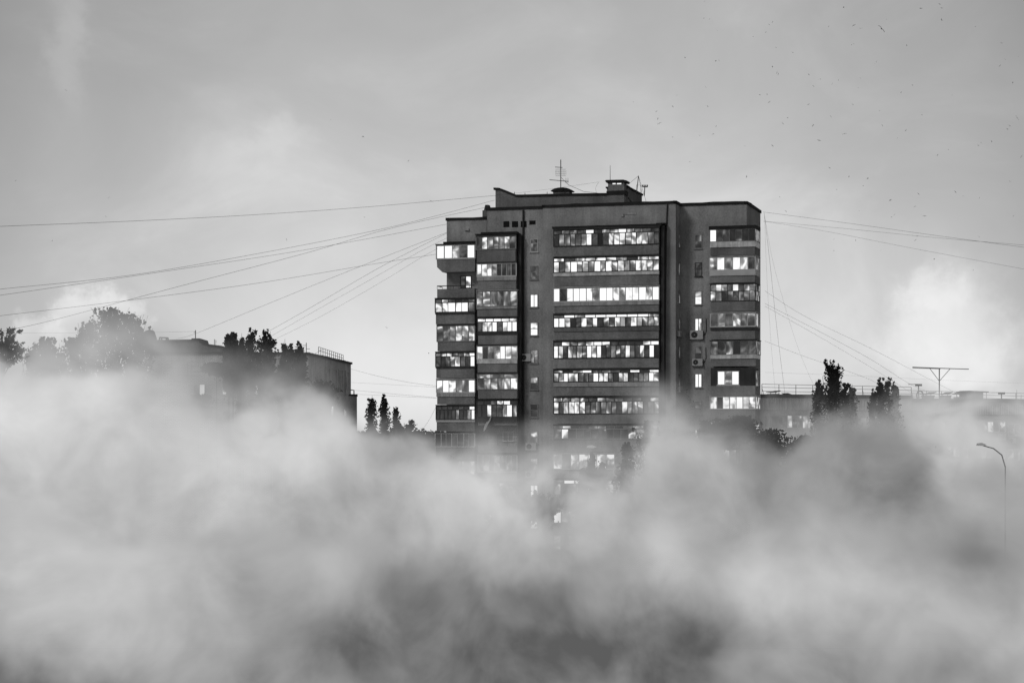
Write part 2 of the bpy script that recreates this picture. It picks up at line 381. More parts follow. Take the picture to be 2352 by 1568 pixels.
# open balcony in the B stack, with a rail, door window and blown cloth
sb0,sb1=S(1098,tB),S(1188,tB); zf=Z(1096,1022,tB)
m=MB(); m.box(sb0,sb1,tB,tC-.004,Z(1096,1039,tB),zf); ob=m.build('balcony',M['parapet'],tower)
m=MB()
for zz in (zf+.35,zf+.7,zf+1.0): m.tube([(sb0,tB,zz),(sb1,tB,zz)],.03)
for i in range(5): x=sb0+(sb1-sb0)*i/4; m.tube([(x,tB,zf),(x,tB,zf+1.0)],.03)
m.build('railing',M['dark'],ob)
def window(u0,u1,vt,vb,t,low,fr='g',cross=True,sill=True,par=None,frac=.45,dim='pane'):
    par=par or tower
    s0,s1,z1,z0=S(u0,t),S(u1,t),Z(u0,vt,t),Z(u0,vb,t)
    f=MB(); fw=.07
    f.box(s0,s0+fw,t-.06,t-.004,z0,z1); f.box(s1-fw,s1,t-.06,t-.004,z0,z1)
    f.box(s0+fw,s1-fw,t-.06,t-.004,z0,z0+fw); f.box(s0+fw,s1-fw,t-.06,t-.004,z1-fw,z1)
    cols=max(1,len(low)//2) if cross else len(low)
    zm=z1-(z1-z0)*frac
    if cross: f.box(s0+fw,s1-fw,t-.05,t-.004,zm-.03,zm+.03)
    for i in range(1,cols): c=s0+(s1-s0)*i/cols; f.box(c-.035,c+.035,t-.055,t-.004,z0+fw,z1-fw)
    W=f.build('window',M[FR[fr]],par)
    p=MB()
    for i in range(cols):
        a=s0+(s1-s0)*i/cols; b=s0+(s1-s0)*(i+1)/cols
        if cross:
            p.quad([(a,t-.02,zm),(b,t-.02,zm),(b,t-.02,z1),(a,t-.02,z1)],(lit(low[i*2]),random.random(),0))
            p.quad([(a,t-.02,z0),(b,t-.02,z0),(b,t-.02,zm),(a,t-.02,zm)],(lit(low[i*2+1]),random.random(),0))
        else: p.quad([(a,t-.02,z0),(b,t-.02,z0),(b,t-.02,z1),(a,t-.02,z1)],(lit(low[i]),random.random(),0))
    p.build('pane',M[dim],W,fix=False,attr=True)
    if sill:
        k=MB(); k.box(s0-.08,s1+.08,t-.14,t-.004,z0-.08,z0-.004); k.build('sill',M[FR[fr]],W)
    return W
window(1155,1180,990,1013,tC,[2,2],'l',cross=False)
# cloth caught on the balcony above
m=MB(); c=[(1128,957),(1122,967),(1117,975),(1113,986),(1112,991)]; wd=[1.5,5,5,4,1]
prev=None
for (u,v),k in zip(c,wd):
    a=(S(u-k,tB-.4),tB-.4+.05*k,Z(u,v,tB-.4)); b=(S(u+k,tB-.4),tB-.5,Z(u,v-2,tB-.4))
    if prev: m.quad([prev[0],prev[1],b,a])
    prev=(a,b)
cl=m.build('hanging_cloth',M['cloth'],None,fix=False); cl.matrix_world=Matrix.LocRotScale(tower.location,tower.rotation_euler,None)
tag(cl,'pale strip of cloth hanging off the dark boxed balcony','cloth')
Brow2=[(1044,1083,'4445454',None,'l'),(1107,1143,'4343445','4444','g'),(1172,1207,'2898734',None,'g'),(1232,1268,'4343445',None,'g')]
for i,(vt,vb,low,up,fr) in enumerate(Brow2):
    vn=Brow2[i+1][0]-3 if i+1<len(Brow2) else 1300
    balcony(1098,1188,vt,vb,vn,tB,tC-.004,1096,low,up,fr,('frame_light',vb+2) if i==0 else None,gl='pane_dim' if i!=2 else 'pane')
# ---- A stack (1003-1092)
tAA=tA-1.5
Arows=[(563,596,1003,1091,'99838','','l',None,'l',626),
 (687,718,1000,1091,'579894','3 83124','d',('sheet_dark',722),'d',None),
 (748,785,1004,1091,'455767',None,'g',None,'d',None),
 (810,843,1001,1091,'22235539','4455558','d',('sheet_dark',846),'d',None),
 (872,902,1003,1091,'898469',None,'l',('sheet_grey',911),'l',None),
 (932,964,1002,1091,'1111231149','1111119','d',('frame_light',969),'d',None),
 (994,1026,1000,1091,'1111111',None,'l',None,'roof',None),
 (1057,1090,1003,1091,'344344',None,'g',None,'d',None),(1120,1153,1003,1091,'344344',None,'g',None,'d',None),(1184,1217,1003,1091,'344344',None,'g',None,'d',1300)]
for i,(vt,vb,u0,u1,low,up,fr,st,lp,vn) in enumerate(Arows):
    if vn is None: vn=Arows[i+1][0]-3
    if i==0:
        s0,s1=S(u0,tAA),S(u1,tAA); z1,z0,zn=Z(1003,vt,tAA),Z(1003,vb,tAA),Z(1003,vn,tAA)
        b_=MB(); b_.profile([(s0,z0-.02),(s0+.05,zn+.55),(sA0,zn+.03),(s1,zn+.03),(s1,z0-.02)],tAA,tA-.004)
        b_.box(s0+.05,s1-.1,tAA+.35,tA-.01,z0-.018,z1+.02)
        b=b_.build('balcony',M['parapet'],tower)
        q=MB(); q.box(s0-.12,s1+.02,tAA-.2,tA-.01,z1+.02,z1+.09); q.box(sA0,s1,tAA+.3,tA-.01,z1+.1,z1+.35); q.build('canopy',M['roof'],b)
        glazing(b,s0,s1,tAA,z0,z1,[9,9,7,1,9],None,'l',fw=.12)
    else: balcony(u0,u1,vt,vb,vn,tAA,tA-.004,1003,low,up,fr,st,lip=lp)
# open balcony A2
s0,s1=S(1003,tAA),S(1090,tAA); zf=Z(1003,664,tAA)
m=MB(); m.box(s0+.05,s1,tAA,tA-.004,Z(1003,684.5,tAA),zf); ob=m.build('balcony',M['parapet'],tower)
m=MB(); zr=Z(1003,657,tAA)
for zz in (zr,): m.tube([(s0+.05,tA,zz),(s0+.05,tAA,zz),(s1,tAA,zz)],.05)
for i in range(7): x=s0+.05+(s1-s0)*i/7; m.tube([(x,tAA,zf),(x,tAA,zr)],.02)
m.build('railing',M['dark'],ob)
window(1057.5,1083,634,662,tA,[2,8],'d',cross=False)
# ---- E stack (wraps round the corner)
tEE=tE-1.3; se=tE+1.35
Erows=[(528,556,1631,1735,'9131321',None,'g',('sheet',569),'roof','777777',True,'g'),
 (591,622,1630,1735,'57687 1',None,'l',('frame_light',634),'l','565555',False,'l'),
 (653.6,692,1632,1735,'55232344','55618155','d',None,'d','66666',False,'d'),
 (719,751.5,1632,1735,'565554',None,'l',('sheet_dark',759),'l','65636',False,'l'),
 (783.5,815,1632,1737,'323233',None,'g',('sheet',824),'d','56565',False,'g'),
 None,
 (910,940,1631,1736,'6188986',None,'l',None,'l','8776',False,'l'),
 (969,1000,1632,1736,'6788767','67676','l',None,'l','877',False,'l'),
 (1032,1064,1632,1736,'5366534',None,'g',None,'d','877',False,'l'),
 (1095,1127,1632,1736,'5366534',None,'g',None,'d','877',False,'l'),(1158,1190,1632,1736,'5366534',None,'g',None,'d','877',False,'l')]
for i,r in enumerate(Erows):
    if r is None: continue
    vt,vb,u0,u1,low,up,fr,st,lp,sd,bk,_=r
    nx=Erows[i+1] if i+1<len(Erows) else None
    vn=(nx[0]-3) if nx else (Z and (vt+62 if i+1<len(Erows) else 1300))
    if i==4: vn=842
    s0_,s1_=S(u0,tEE),S(u1,tEE)
    # body wraps the corner
    z1,z0,zn=Z(1631,vt,tEE),Z(1631,vb,tEE),Z(1631,vn,tEE)
    body=MB(); body.prism([(s0_+.05,tEE),(s1_-.05,tEE),(s1_-.05,se),(sE1+.004,se),(sE1+.004,tE-.004),(s0_+.05,tE-.004)],zn+.03,z0-.02)
    body.prism([(s0_+.05,tEE+.35),(s1_-.35,tEE+.35),(s1_-.35,se-.02),(sE1+.006,se-.02),(sE1+.006,tE-.006),(s0_+.05,tE-.006)],z0-.018,z1+.02)
    b=body.build('balcony',M['brick' if bk else 'parapet'],tower)
    q=MB(); q.prism([(s0_-.1,tEE-.15),(s1_+.1,tEE-.15),(s1_+.1,se),(sE1+.008,se),(sE1+.008,tE-.008),(s0_-.1,tE-.008)],z1+.03,z1+(.35 if i==0 else .1)); q.build('canopy',M[{'roof':'roof','l':'sheet_grey','d':'frame_dark'}[lp]],b)
    glazing(b,s0_,s1_,tEE,z0,z1,digits(low),digits(up) if up else None,fr,(se,digits(sd)),frac=.4,fw=.05 if fr!='l' else .09)
    if st:
        zs=Z(1631,st[1],tEE); k=MB(); k.box(s0_,s1_+.02,tEE-.1,tEE-.002,zs,z0-.024); k.box(s1_-.045,s1_+.02,tEE,se,zs,z0-.024)
        if st[0]=='sheet':
            for c in range(1,6): x=s0_+(s1_-s0_)*c/6; k.box(x-.02,x+.02,tEE-.13,tEE-.1,zs,z0-.03)
        k.build('apron',M[st[0]],b)
# recessed storey in the E stack
s0_,s1_=S(1632,tEE),S(1736,tEE)
m=MB(); m.prism([(s0_,tEE+.12),(s1_-.15,tEE+.12),(s1_-.15,se),(sE1+.004,se),(sE1+.004,tE-.004),(s0_,tE-.004)],Z(1631,886,tEE),Z(1631,844,tEE)-.02)
bd=m.build('balcony',M['sheet_dark'],tower)
m=MB(); m.prism([(s0_,tEE),(s1_-.05,tEE),(s1_-.05,se),(sE1+.006,se),(sE1+.006,tE-.006),(s0_,tE-.006)],Z(1631,907,tEE),Z(1631,886,tEE)-.003); m.build('balcony_parapet',M['parapet'],bd)
window(1648,1698,852,884,tEE+.12,[9,5,9],'l',cross=False)
f=MB(); x=s1_-.15
zA_,zB_=Z(1740,886,tEE),Z(1740,852,tEE)
for i in range(4): y=tEE+.8+i*.5; f.box(x-.01,x+.05,y-.05,y+.05,zA_,zB_)
f.box(x-.01,x+.05,tEE+.8,tEE+2.3,zB_,zB_+.08); f.box(x-.01,x+.05,tEE+.8,tEE+2.3,zA_-.08,zA_)
f.build('window_frame',M['frame_light'],bd)
p=MB(); p.quad([(x+.006,tEE+.85,zA_),(x+.006,tEE+2.25,zA_),(x+.006,tEE+2.25,zB_),(x+.006,tEE+.85,zB_)],(.5,.3,0)); p.build('window_pane',M['pane'],bd,fix=False,attr=True)
# ---- small stair and kitchen windows
for (vt,vb,l) in ((549,579,[2,3]),(611,642,[4,2]),(676,706,[9,9]),(740,771,[4,8]),(803,834,[6,6]),(865,895,[4,4]),(927,958,[1,1]),(990,1018,[3,5]),(1051,1082,[4,4]),(1113,1140,[9,9]),(1178,1214,[2,9]),(1240,1270,[3,3])):
    window(1218,1236,vt,vb,tC,l,'g' if vt!=549 else 'l',frac=.35 if vt==549 else .48,cross=(l!=[6,6] and l!=[9,9]) )
for (vt,vb,l) in ((539,571,[2,1]),(603,635,[3,3]),(668,700,[6,8]),(731,762,[9,7]),(795,827,[3,3]),(858,890,[9,9]),(922,951,[4,3]),(985,1015,[4,3]),(1048,1078,[4,3])):
    window(1596,1612.5,vt,vb,tE,l,'g' if vt>700 else 'd' if vt==603 else 'g',frac=.42 if vt==668 else .5,cross=l in([2,1],[3,3],[6,8],[4,3]))
# windows on the return wall, seen edge on
for vt in (539,603,668,731,795,858):
    z1,z0=Z(1556,vt,1.6),Z(1556,vt+30,1.6); f=MB(); f.box(sD1,sD1+.05,1.35,1.45,z0,z1); f.box(sD1,sD1+.05,2.05,2.15,z0,z1); f.box(sD1,sD1+.05,1.45,2.05,z0,z0+.07); f.box(sD1,sD1+.05,1.45,2.05,z1-.07,z1)
    W=f.build('window',M['frame_grey'],tower)
    p=MB(); p.quad([(sD1+.02,1.45,z0+.07),(sD1+.02,2.05,z0+.07),(sD1+.02,2.05,z1-.07),(sD1+.02,1.45,z1-.07)],(.35,.2,0)); p.build('pane',M['pane'],W,fix=False,attr=True)

# ------------------------------------------------------------------ air conditioners
def ac(u,v,t,label,side=False,base=None,wdt=.82,hose=None):
    """casing, fan, grille; top-level"""
    s,z=loc(u,v,t); 
    if base is not None:
        p,rz=base
    else: p=wld(s,t,z); rz=-TH
    root=empty('air_conditioner',p,rz+(math.radians(90) if side else 0)); tag(root,label,'air conditioner','air conditioners fixed to the walls')
    h=wdt*.68
    m=MB(); m.box(-wdt/2,wdt/2,-.34,-.06,-h/2,h/2); m.build('casing',M['ac'],root)
    m=MB(); n=18; R=h*.37; cx=-wdt*.16
    m.v=[(cx+R*math.cos(2*math.pi*i/n),-.345,R*math.sin(2*math.pi*i/n)) for i in range(n)]; m.f=[list(range(n))]; m.a=[(0,0,0)]
    m.build('fan_grille',M['dark'],root,fix=False)
    m=MB(); m.box(cx-.03,cx+.03,-.36,-.346,-.03,.03); m.box(wdt*.28,wdt*.42,-.346,-.34,h*.2,h*.3); m.build('hub',M['ac'],root)
    m=MB(); m.box(-wdt/2,-wdt/2+.05,-.36,0,-h/2-.09,-h/2-.004); m.box(wdt/2-.05,wdt/2,-.36,0,-h/2-.09,-h/2-.004); m.build('bracket',M['dark'],root)
    if hose:
        m=MB(); m.tube([(wdt/2-.02,-.1,-.1),(wdt/2+.15,-.08,.05),(wdt/2+.3,-.06,.4),(wdt/2+.28,-.05,hose)],.035); m.build('hose',M['dark'],root,smooth=True)
ac(1209,821,tC,'air conditioner box left of the fifth small window down, by the downpipe',wdt=1.1)
ac(1221,1025,tC,'air conditioner just under a small window above the fog, upper of two',wdt=1.1)
ac(1219,1089,tC,'air conditioner under the lowest clear small window, deep in mist',wdt=1.0)
ac(1601,769,tE,'air conditioner with curled hose under the bright small window of the right wing',wdt=1.3,hose=1.6)
ac(1603,832,tE,'air conditioner below the grey small window of the right wing',wdt=1.05,hose=1.5)
ac(1424,1083,tD,'pale air conditioner hanging under the white framed balcony windows',wdt=1.3)
for v,lb in ((767,'air conditioner seen side-on in the dark inner corner, upper one'),(894,'air conditioner seen side-on in the dark inner corner, lower one')):
    ac(0,0,0,lb,side=True,base=(wld(sD1,1.0,Z(1556,v,1.0)),-TH))

# ------------------------------------------------------------------ antennas on the tower
def world_mesh(name,build,mat,label,cat,group=None):
    m=MB(); build(m); o=m.build(name,mat); return tag(o,label,cat,group)
def thing(name,p,label,cat,group=None,rz=0):
    o=empty(name,p,rz); return tag(o,label,cat,group)
Yp=206.0
def V(u,v,Y=Yp): return at(u,v,Y)
b0=V(1288,432); a=thing('aerial',b0,'tall thin aerial mast with crossbars and mesh panel on the domed vent','antenna')
def rel(base,pts): return [Vector(p)-base for p in pts]
m=MB(); m.tube(rel(b0,[V(1288,434),V(1288,367)]),.05); m.build('mast',M['dark'],a)
for (q0,q1) in (((1275,384),(1292,385)),((1262,413),(1306,417))):
    m=MB(); m.tube(rel(b0,[V(*q0),V(*q1)]),.035)
    if q0[0]==1262:
        for uu in (1300,1304.5): m.tube(rel(b0,[V(uu,409),V(uu,421)]),.02)
    m.build('crossbar',M['dark'],a)
m=MB()
for i in range(9):
    uu=1276+i*3; m.tube(rel(b0,[V(uu,389 if 0<i<8 else 391,Yp-.2),V(uu,404 if 0<i<8 else 402,Yp-.2)]),.008,4)
for vv in (389,394,399,404): m.tube(rel(b0,[V(1276,vv,Yp-.2),V(1300,vv,Yp-.2)]),.012,4)
m.build('mesh_panel',M['frame_grey'],a)
m=MB(); m.tube(rel(b0,[V(1289,408),V(1306,425),V(1340,440),V(1376,444)]),.02); m.build('stay_wire',M['wire'],a)
b0=V(1401.5,415,204); a=tag(MB().build('lightning_rod',M['dark']),'thin upright rod on the capped brick chimney','antenna'); bpy.data.objects.remove(a)
m=MB(); m.tube([V(1401.5,417,204),V(1401.5,380,204)],.035,r1=.02); tag(m.build('lightning_rod',M['dark']),'thin upright rod on the capped brick chimney','rod')
b0=V(1464,446); a=thing('aerial',b0,'leaning aerial pole with stay wires behind the chimney','antenna')
m=MB(); m.tube(rel(b0,[V(1462,446),V(1466.5,404)]),.045); m.build('mast',M['dark'],a)
m=MB()
for q in ((1438,427),(1476,452),(1486,470)):
    m.tube(rel(b0,[V(1466.5,404),V((1466.5+q[0])/2-(3 if q[0]<1450 else 0),(404+q[1])/2+(3 if q[0]<1450 else 0)),V(*q)]),.015)
m.build('stay_wire',M['wire'],a)
m=MB(); m.tube(rel(b0,[V(1461,444),V(1462,425),V(1472,425.5),V(1472,452)]),.025); m.build('bracket_frame',M['dark'],a)
b0=V(1480,447); a=thing('floodlight_mast',b0,'short post with a row of lamps at the end of the tower roof','floodlight')
m=MB(); m.tube(rel(b0,[V(1480,450),V(1481,429)]),.05); m.build('mast',M['dark'],a)
m=MB(); m.tube(rel(b0,[V(1476,429),V(1487,429.5)]),.05); 
for uu in (1476.5,1481.5,1486.5): q=V(uu,427.5)-b0; m.box(q.x-.07,q.x+.07,q.y-.1,q.y+.1,q.z-.08,q.z+.12)
m.build('lamp_bar',M['dark'],a)
# low posts and slack cable over the penthouse
for i,(u,v0,v1) in enumerate(((1205,452,443),(1256,450,441),(1181,450,441))):
    m=MB(); m.tube([V(u,v0,205),V(u+1,v1,205)],.035); tag(m.build('roof_post',M['dark']),['short iron post near the curved end of the penthouse roof','short iron post just left of the domed vent','stubby post on the curved parapet tip of the penthouse'][i],'post','posts on the penthouse roof')

# ------------------------------------------------------------------ overhead wires
def wire(pts,Y0,Y1,label,r=.028,group='overhead wires'):
    n=len(pts); us=[p[0] for p in pts]; P=[]
    for i,(u,v) in enumerate(pts):
        k=(u-us[0])/(us[-1]-us[0]) if abs(us[-1]-us[0])>1 else i/(n-1)
        P.append(at(u,v,Y0+(Y1-Y0)*k))
    # catmull-rom
    Q=[]
    for i in range(n-1):
        p0=P[max(i-1,0)];p1=P[i];p2=P[i+1];p3=P[min(i+2,n-1)]
        for j in range(8):
            t=j/8; Q.append(.5*((2*p1)+(p2-p0)*t+(2*p0-5*p1+4*p2-p3)*t*t+(3*p1-p0-3*p2+p3)*t**3))
    Q.append(P[-1])
    m=MB(); m.tube(Q,r*.46,5); tag(m.build('overhead_wire',M['wire'],smooth=True),label,'wire',group)
wire([(-60,524),(0,520),(300,508),(590,493),(860,474),(1138,449)],150,204,'highest wire running left from the penthouse tip of the tower',.03)
wire([(1138,449),(1250,436),(1376,418)],204,204,'wire continuing over the penthouse roof to its upturned end',.018)
wire([(1376,418),(1368,432),(1372,446)],204,204.2,'short loop of wire drooping from the end above the penthouse',.018)
wire([(-60,671),(0,664),(300,632),(600,581),(900,521),(1136,460)],150,204,'second wire leftwards, reaching the left corner of the penthouse')
wire([(-60,684),(0,678),(420,617),(700,574),(1026,515)],150,203,'wire ending on the left wing wall below its roof')
wire([(-60,731),(0,725),(300,689),(600,649),(860,606),(1001,584)],150,202,'wire reaching the topmost white balcony of the left wing')
wire([(-60,776),(0,762),(130,733),(402,660),(700,582),(900,524),(1118,476)],150,203,'wire crossing two others and rising steeply to the roof step')
wire([(-20,764),(120,765),(300,764),(449,761)],230,249,'level wire from the far left to the mast on the brick block',.022)
wire([(405,778),(449,766),(600,704),(720,655),(860,599),(1026,534)],249,203,'wire from the brick block mast up to the left wing',.03)
wire([(600,770),(700,714),(860,621),(950,574),(1026,536)],235,203,'wire rising out of the poplars, uppermost of three close ones')
wire([(612,778),(720,716),(860,637),(960,580),(1026,547)],235,203,'wire rising out of the poplars, middle of three close ones',.022)
wire([(620,785),(740,725),(880,645),(970,590),(1026,560)],235,203,'wire rising out of the poplars, lowest of three close ones',.02)
wire([(806,847),(870,864),(940,878),(1003,886)],255,202,'wire sagging from the top corner of the brick block to the tower',.024)
wire([(806,878),(900,883),(1003,889)],255,202,'faint wire from the brick block to the tower, second down',.016)
wire([(806,895),(900,904),(1003,913)],255,202,'wire from the brick block to the tower, third down',.022)
wire([(820,905),(900,909),(1003,914)],255,202,'lowest wire between the brick block and the tower',.02)
wire([(1001,935),(985,965),(966,992)],202,215,'short wire dropping from the tower into the bushes',.02)
wire([(1753,487),(1950,513),(2150,541),(2352,568),(2420,577)],209,180,'uppermost wire running right from the top corner of the tower',.026)
wire([(1753,508),(1950,526),(2150,546),(2352,563),(2420,569)],209,180,'second wire running right from the tower corner',.022)
wire([(1753,508),(1900,532),(2100,571),(2352,618),(2420,631)],209,180,'wire running right and down, lowest from the tower corner',.02)
wire([(1755,488),(1768,600),(1785,760),(1803,905)],209,233,'steep wire dropping from the tower corner to a roof vent',.026)
wire([(1756,495),(1762,650),(1772,800),(1781,903)],209,233,'faint near vertical wire beside the tower edge',.014)
wire([(1756,495),(1780,620),(1830,790),(1878,905)],209,233,'faint slanting wire dropping toward the twin poplars',.013)
wire([(1757,668),(1850,727),(2000,800),(2130,868),(2230,920)],207,233,'wire from tower side passing under the wide roof aerial',.022)
wire([(1757,697),(1880,760),(2000,825),(2095,884),(2170,912)],207,233,'wire from tower side to the roof, above another close one',.024)
wire([(1757,703),(1880,772),(2000,843),(2090,900)],207,233,'wire from tower side to the roof, just below a close one',.02)
wire([(1757,783),(1850,819),(1990,868),(2060,905)],207,233,'wire from tower side reaching the roof behind the poplars',.022)
wire([(1757,855),(1950,862),(2150,872),(2352,880),(2400,882)],207,233,'faint level wire above the long block roof',.012)

# ------------------------------------------------------------------ left brick block
LY=250.0
ltop=at(400,783,LY).z
LB=empty('brick_block',(at(350,990,LY).x,LY,0),0)
tag(LB,'pale brick apartment block half hidden by poplars and fog left of the tower','apartment block')
def lb(u,v,Y=LY): p=at(u,v,Y)-LB.location; return p
zc=lb(470,822).z      # main eaves
def foot_px(pts): return [( (u-CX)/F*Y-LB.location.x, Y-LB.location.y) for u,Y in pts]
m=MB()
yC=262.0
fp=foot_px([(345,LY),(510,LY),(708,LY+1.5),(806,287),(640,300),(345,280)])
zr=lb(708,812,LY+1.5).z
m.prism(fp,0,zr)
m.build('wall',M['silicate'],LB)
e=edge([fp[0],fp[1],fp[2],fp[3]],zr,.3,.2); e.build('roof_edge',M['roof'],LB,fix=False)
# raised stair head with sloping right flank
m=MB(); P=[(352,812),(352,783),(365,782),(440,781),(440,779),(458,779),(458,786),(480,792),(505,796),(508,796),(508,812)]
m.profile([(lb(u,v,LY+.6).x,lb(u,v,LY+.6).z+(-.3 if v==812 else 0)) for u,v in P],.6,7.0); m.build('stair_head',M['brick'],LB)
m=MB(); P=[(350,785),(365,784),(439,783),(441,780.5),(459,780.5),(461,788),(481,794),(509,797.5)]
Q=[(lb(u,v,LY+.5).x,lb(u,v,LY+.5).z) for u,v in P]; m.profile(Q+[(x,z+.2) for x,z in Q[::-1]],.4,7.2); m.build('roof_cap',M['roof'],LB)
# end extension at right
fx=foot_px([(790,284),(820,286),(820,292),(800,300)])
m=MB(); ze=lb(820,909,286).z; m.prism(fx,0,ze); m.build('extension',M['silicate'],LB)
m=MB(); m.prism([(x+(.1 if i in(1,2) else -.1),y-.1) for i,(x,y) in enumerate(fx)],ze,ze+.25); m.build('extension_roof',M['roof'],LB)
m=MB(); q=[at(806,895,286),at(813,896,286),at(813,909,286)]; m.tube(rel(LB.location,q),.09); m.build('duct',M['dark'],LB)
def lbwin(u0,u1,v0,v1,low,fr='l',Y=LY,gl='pane'):
    a=lb(u0,v1,Y); b=lb(u1,v0,Y); y=Y-LY
    f=MB(); fw=.12
    f.box(a.x,b.x,y-.1,y-.004,b.z-fw,b.z); f.box(a.x,b.x,y-.1,y-.004,a.z,a.z+fw)
    n=len(low)
    for i in range(n+1): c=a.x+(b.x-a.x)*i/n; f.box(c-fw/2,c+fw/2,y-.11,y-.004,a.z,b.z)
    W=f.build('window',M[FR[fr]],LB); p=MB()
    for i,d in enumerate(low):
        c=a.x+(b.x-a.x)*i/n; d_=a.x+(b.x-a.x)*(i+1)/n
        p.quad([(c,y-.03,a.z),(d_,y-.03,a.z),(d_,y-.03,b.z),(c,y-.03,b.z)],(lit(d),random.random(),0))
    p.build('pane',M[gl],W,fix=False,attr=True)
lbwin(445,471,881,908,[5,9]); lbwin(511,540,879,907,[9,8]); lbwin(445,471,940,967,[3,6]); lbwin(511,540,938,966,[4,5]); lbwin(580,606,885,910,[6,3],Y=LY+.6)
for v in (935,): lbwin(600,626,v,v+26,[3,4],Y=LY+.8)
# decorative brick square and courses
m=MB(); a=lb(428,862); b=lb(470,828)
for k,(d) in enumerate((0,.5)):
    m.box(a.x+d,b.x-d,-.08-.02*k,-.004,b.z-d-.14,b.z-d); m.box(a.x+d,b.x-d,-.08-.02*k,-.004,a.z+d,a.z+d+.14)
    m.box(a.x+d,a.x+d+.14,-.08-.02*k,-.004,a.z+d+.141,b.z-d-.141); m.box(b.x-d-.14,b.x-d,-.08-.02*k,-.004,a.z+d+.141,b.z-d-.141)
m.build('brick_ornament',M['silicate'],LB)
# relief panels on the receding side
P0=Vector(fp[2]); P1=Vector(fp[3]); dd=(P1-P0); Ls=dd.length; dd.normalize(); nn=Vector((dd.y,-dd.x))
def sidequad(m,a,b,z0,z1,out,a0=None):
    p=P0+dd*a; q=P0+dd*b
    i0=p+nn*.004; i1=q+nn*.004; o0=p+nn*out; o1=q+nn*out
    bq=len(m.v); m.v+=[(i0.x,i0.y,z0),(i1.x,i1.y,z0),(o1.x,o1.y,z0),(o0.x,o0.y,z0),(i0.x,i0.y,z1),(i1.x,i1.y,z1),(o1.x,o1.y,z1),(o0.x,o0.y,z1)]
    for f in ((0,1,2,3),(7,6,5,4),(3,2,6,7),(0,4,5,1),(1,5,6,2),(0,3,7,4)): m.f.append([bq+x for x in f]); m.a.append(a0 or (0,0,0))
for k in range(4):
    m=MB(); a=Ls*(.36+.16*k); b=a+Ls*.11
    for z0,z1 in ((zr-4.6,zr-4.4),(zr-1.4,zr-1.2)): sidequad(m,a,b,z0,z1,.1)
    sidequad(m,a,a+.4,zr-4.4,zr-1.4,.1); sidequad(m,b-.4,b,zr-4.4,zr-1.4,.1)
    sidequad(m,a+1.2,b-1.2,zr-3.8,zr-2.0,.08)
    m.build('relief_panel',M['silicate'],LB)
for (k0,k1,z0,z1,d) in ((.50,.545,zr-8.6,zr-6.3,.9),(.82,.87,zr-7.6,zr-6.7,.5)):
    m=MB(); sidequad(m,Ls*k0,Ls*k1,z0,z1,.05,(lit(d*9),.4,0)); W=m.build('window',M['pane'],LB,attr=True)
# roof clutter
def railing(pts,h,label=None,name='roof_railing',par=None,base=Vector((0,0,0)),r=.03,posts=10):
    m=MB()
    for (a,b) in zip(pts,pts[1:]):
        for k in (.5,1): m.tube([a+Vector((0,0,h*k))-base,b+Vector((0,0,h*k))-base],r,4)
        n=max(2,int((b-a).length/2.2))
        for i in range(n+1): p=a+(b-a)*i/n-base; m.tube([p,p+Vector((0,0,h))],r*1.2,4)
    return m.build(name,M['frame_grey'],par)
wl=LB.location
railing([Vector((fp[2][0]+1.2,fp[2][1]+1,zr))+wl,Vector((fp[3][0]*.8+fp[2][0]*.2,fp[3][1]*.8+fp[2][1]*.2,zr))+wl],.9,name='railing',par=LB,base=wl)
def mastthing(name,u,v0,v1,Y,label,bars=(),cat='antenna',r=.06):
    b=at(u,v0,Y); a=thing(name,b,label,cat)
    m=MB(); m.tube([Vector((0,0,-.2)),at(u,v1,Y)-b],r); m.build('mast',M['dark'],a)
    for (ua,va,ub,vb) in bars:
        m=MB(); m.tube([at(ua,va,Y)-b,at(ub,vb,Y)-b],r*.6); m.build('crossbar',M['dark'],a)
    return a
mastthing('aerial',449,782,758,251,'thin mast holding a wire on the stair head roof of the brick block',((445,763,449,763),))
mastthing('aerial',492.5,797,779,252,'twin-rod post on the brick block right of the stair head',((495.5,797,495.5,780),(495,784,498,784)),r=.04)
mastthing('aerial',703.5,812,787,252,'aerial with two short bars at the poplar end of the brick block',((695,793,704,793),(703,801,712,801)),r=.05)
mastthing('aerial',737,824,806,262,'small yagi aerial tilted above the receding roof line',((722,813,742,801),),r=.03)
# tilted roof cowl at far left
b=at(343,785,LY+2); cw=thing('ventilation_cowl',b,'bulky dark tilted ventilation cowl on the left end of the brick block','ventilation cowl')
P=[(318,790),(326,772),(334,761),(346,757),(352,759),(358,777),(357,783),(351,787),(340,790)]
m=MB(); m.profile([((at(u,v,LY+2)-b).x,(at(u,v,LY+2)-b).z) for u,v in P],-.9,.9); o=m.build('hood',M['sheet_dark'],cw)
bv=o.modifiers.new('b','BEVEL'); bv.width=.18; bv.segments=3
m=MB(); m.box(-.5,.5,-.5,.5,-1.6,-.2); m.build('duct',M['dark'],cw)
b=at(375,783,LY+1); sf=thing('roof_hatch_frame',b,'small open steel frame beside the tilted cowl','hatch frame')
m=MB()
for (q0,q1) in (((366.5,783),(366.5,775)),((386,783),(386,776)),((366,775),(386.5,776)),((371,783),(371.5,776)),((382,783),(382,776))): m.tube(rel(b,[at(q0[0],q0[1],LY+1),at(q1[0],q1[1],LY+1)]),.09,4)
m.build('frame',M['dark'],sf)

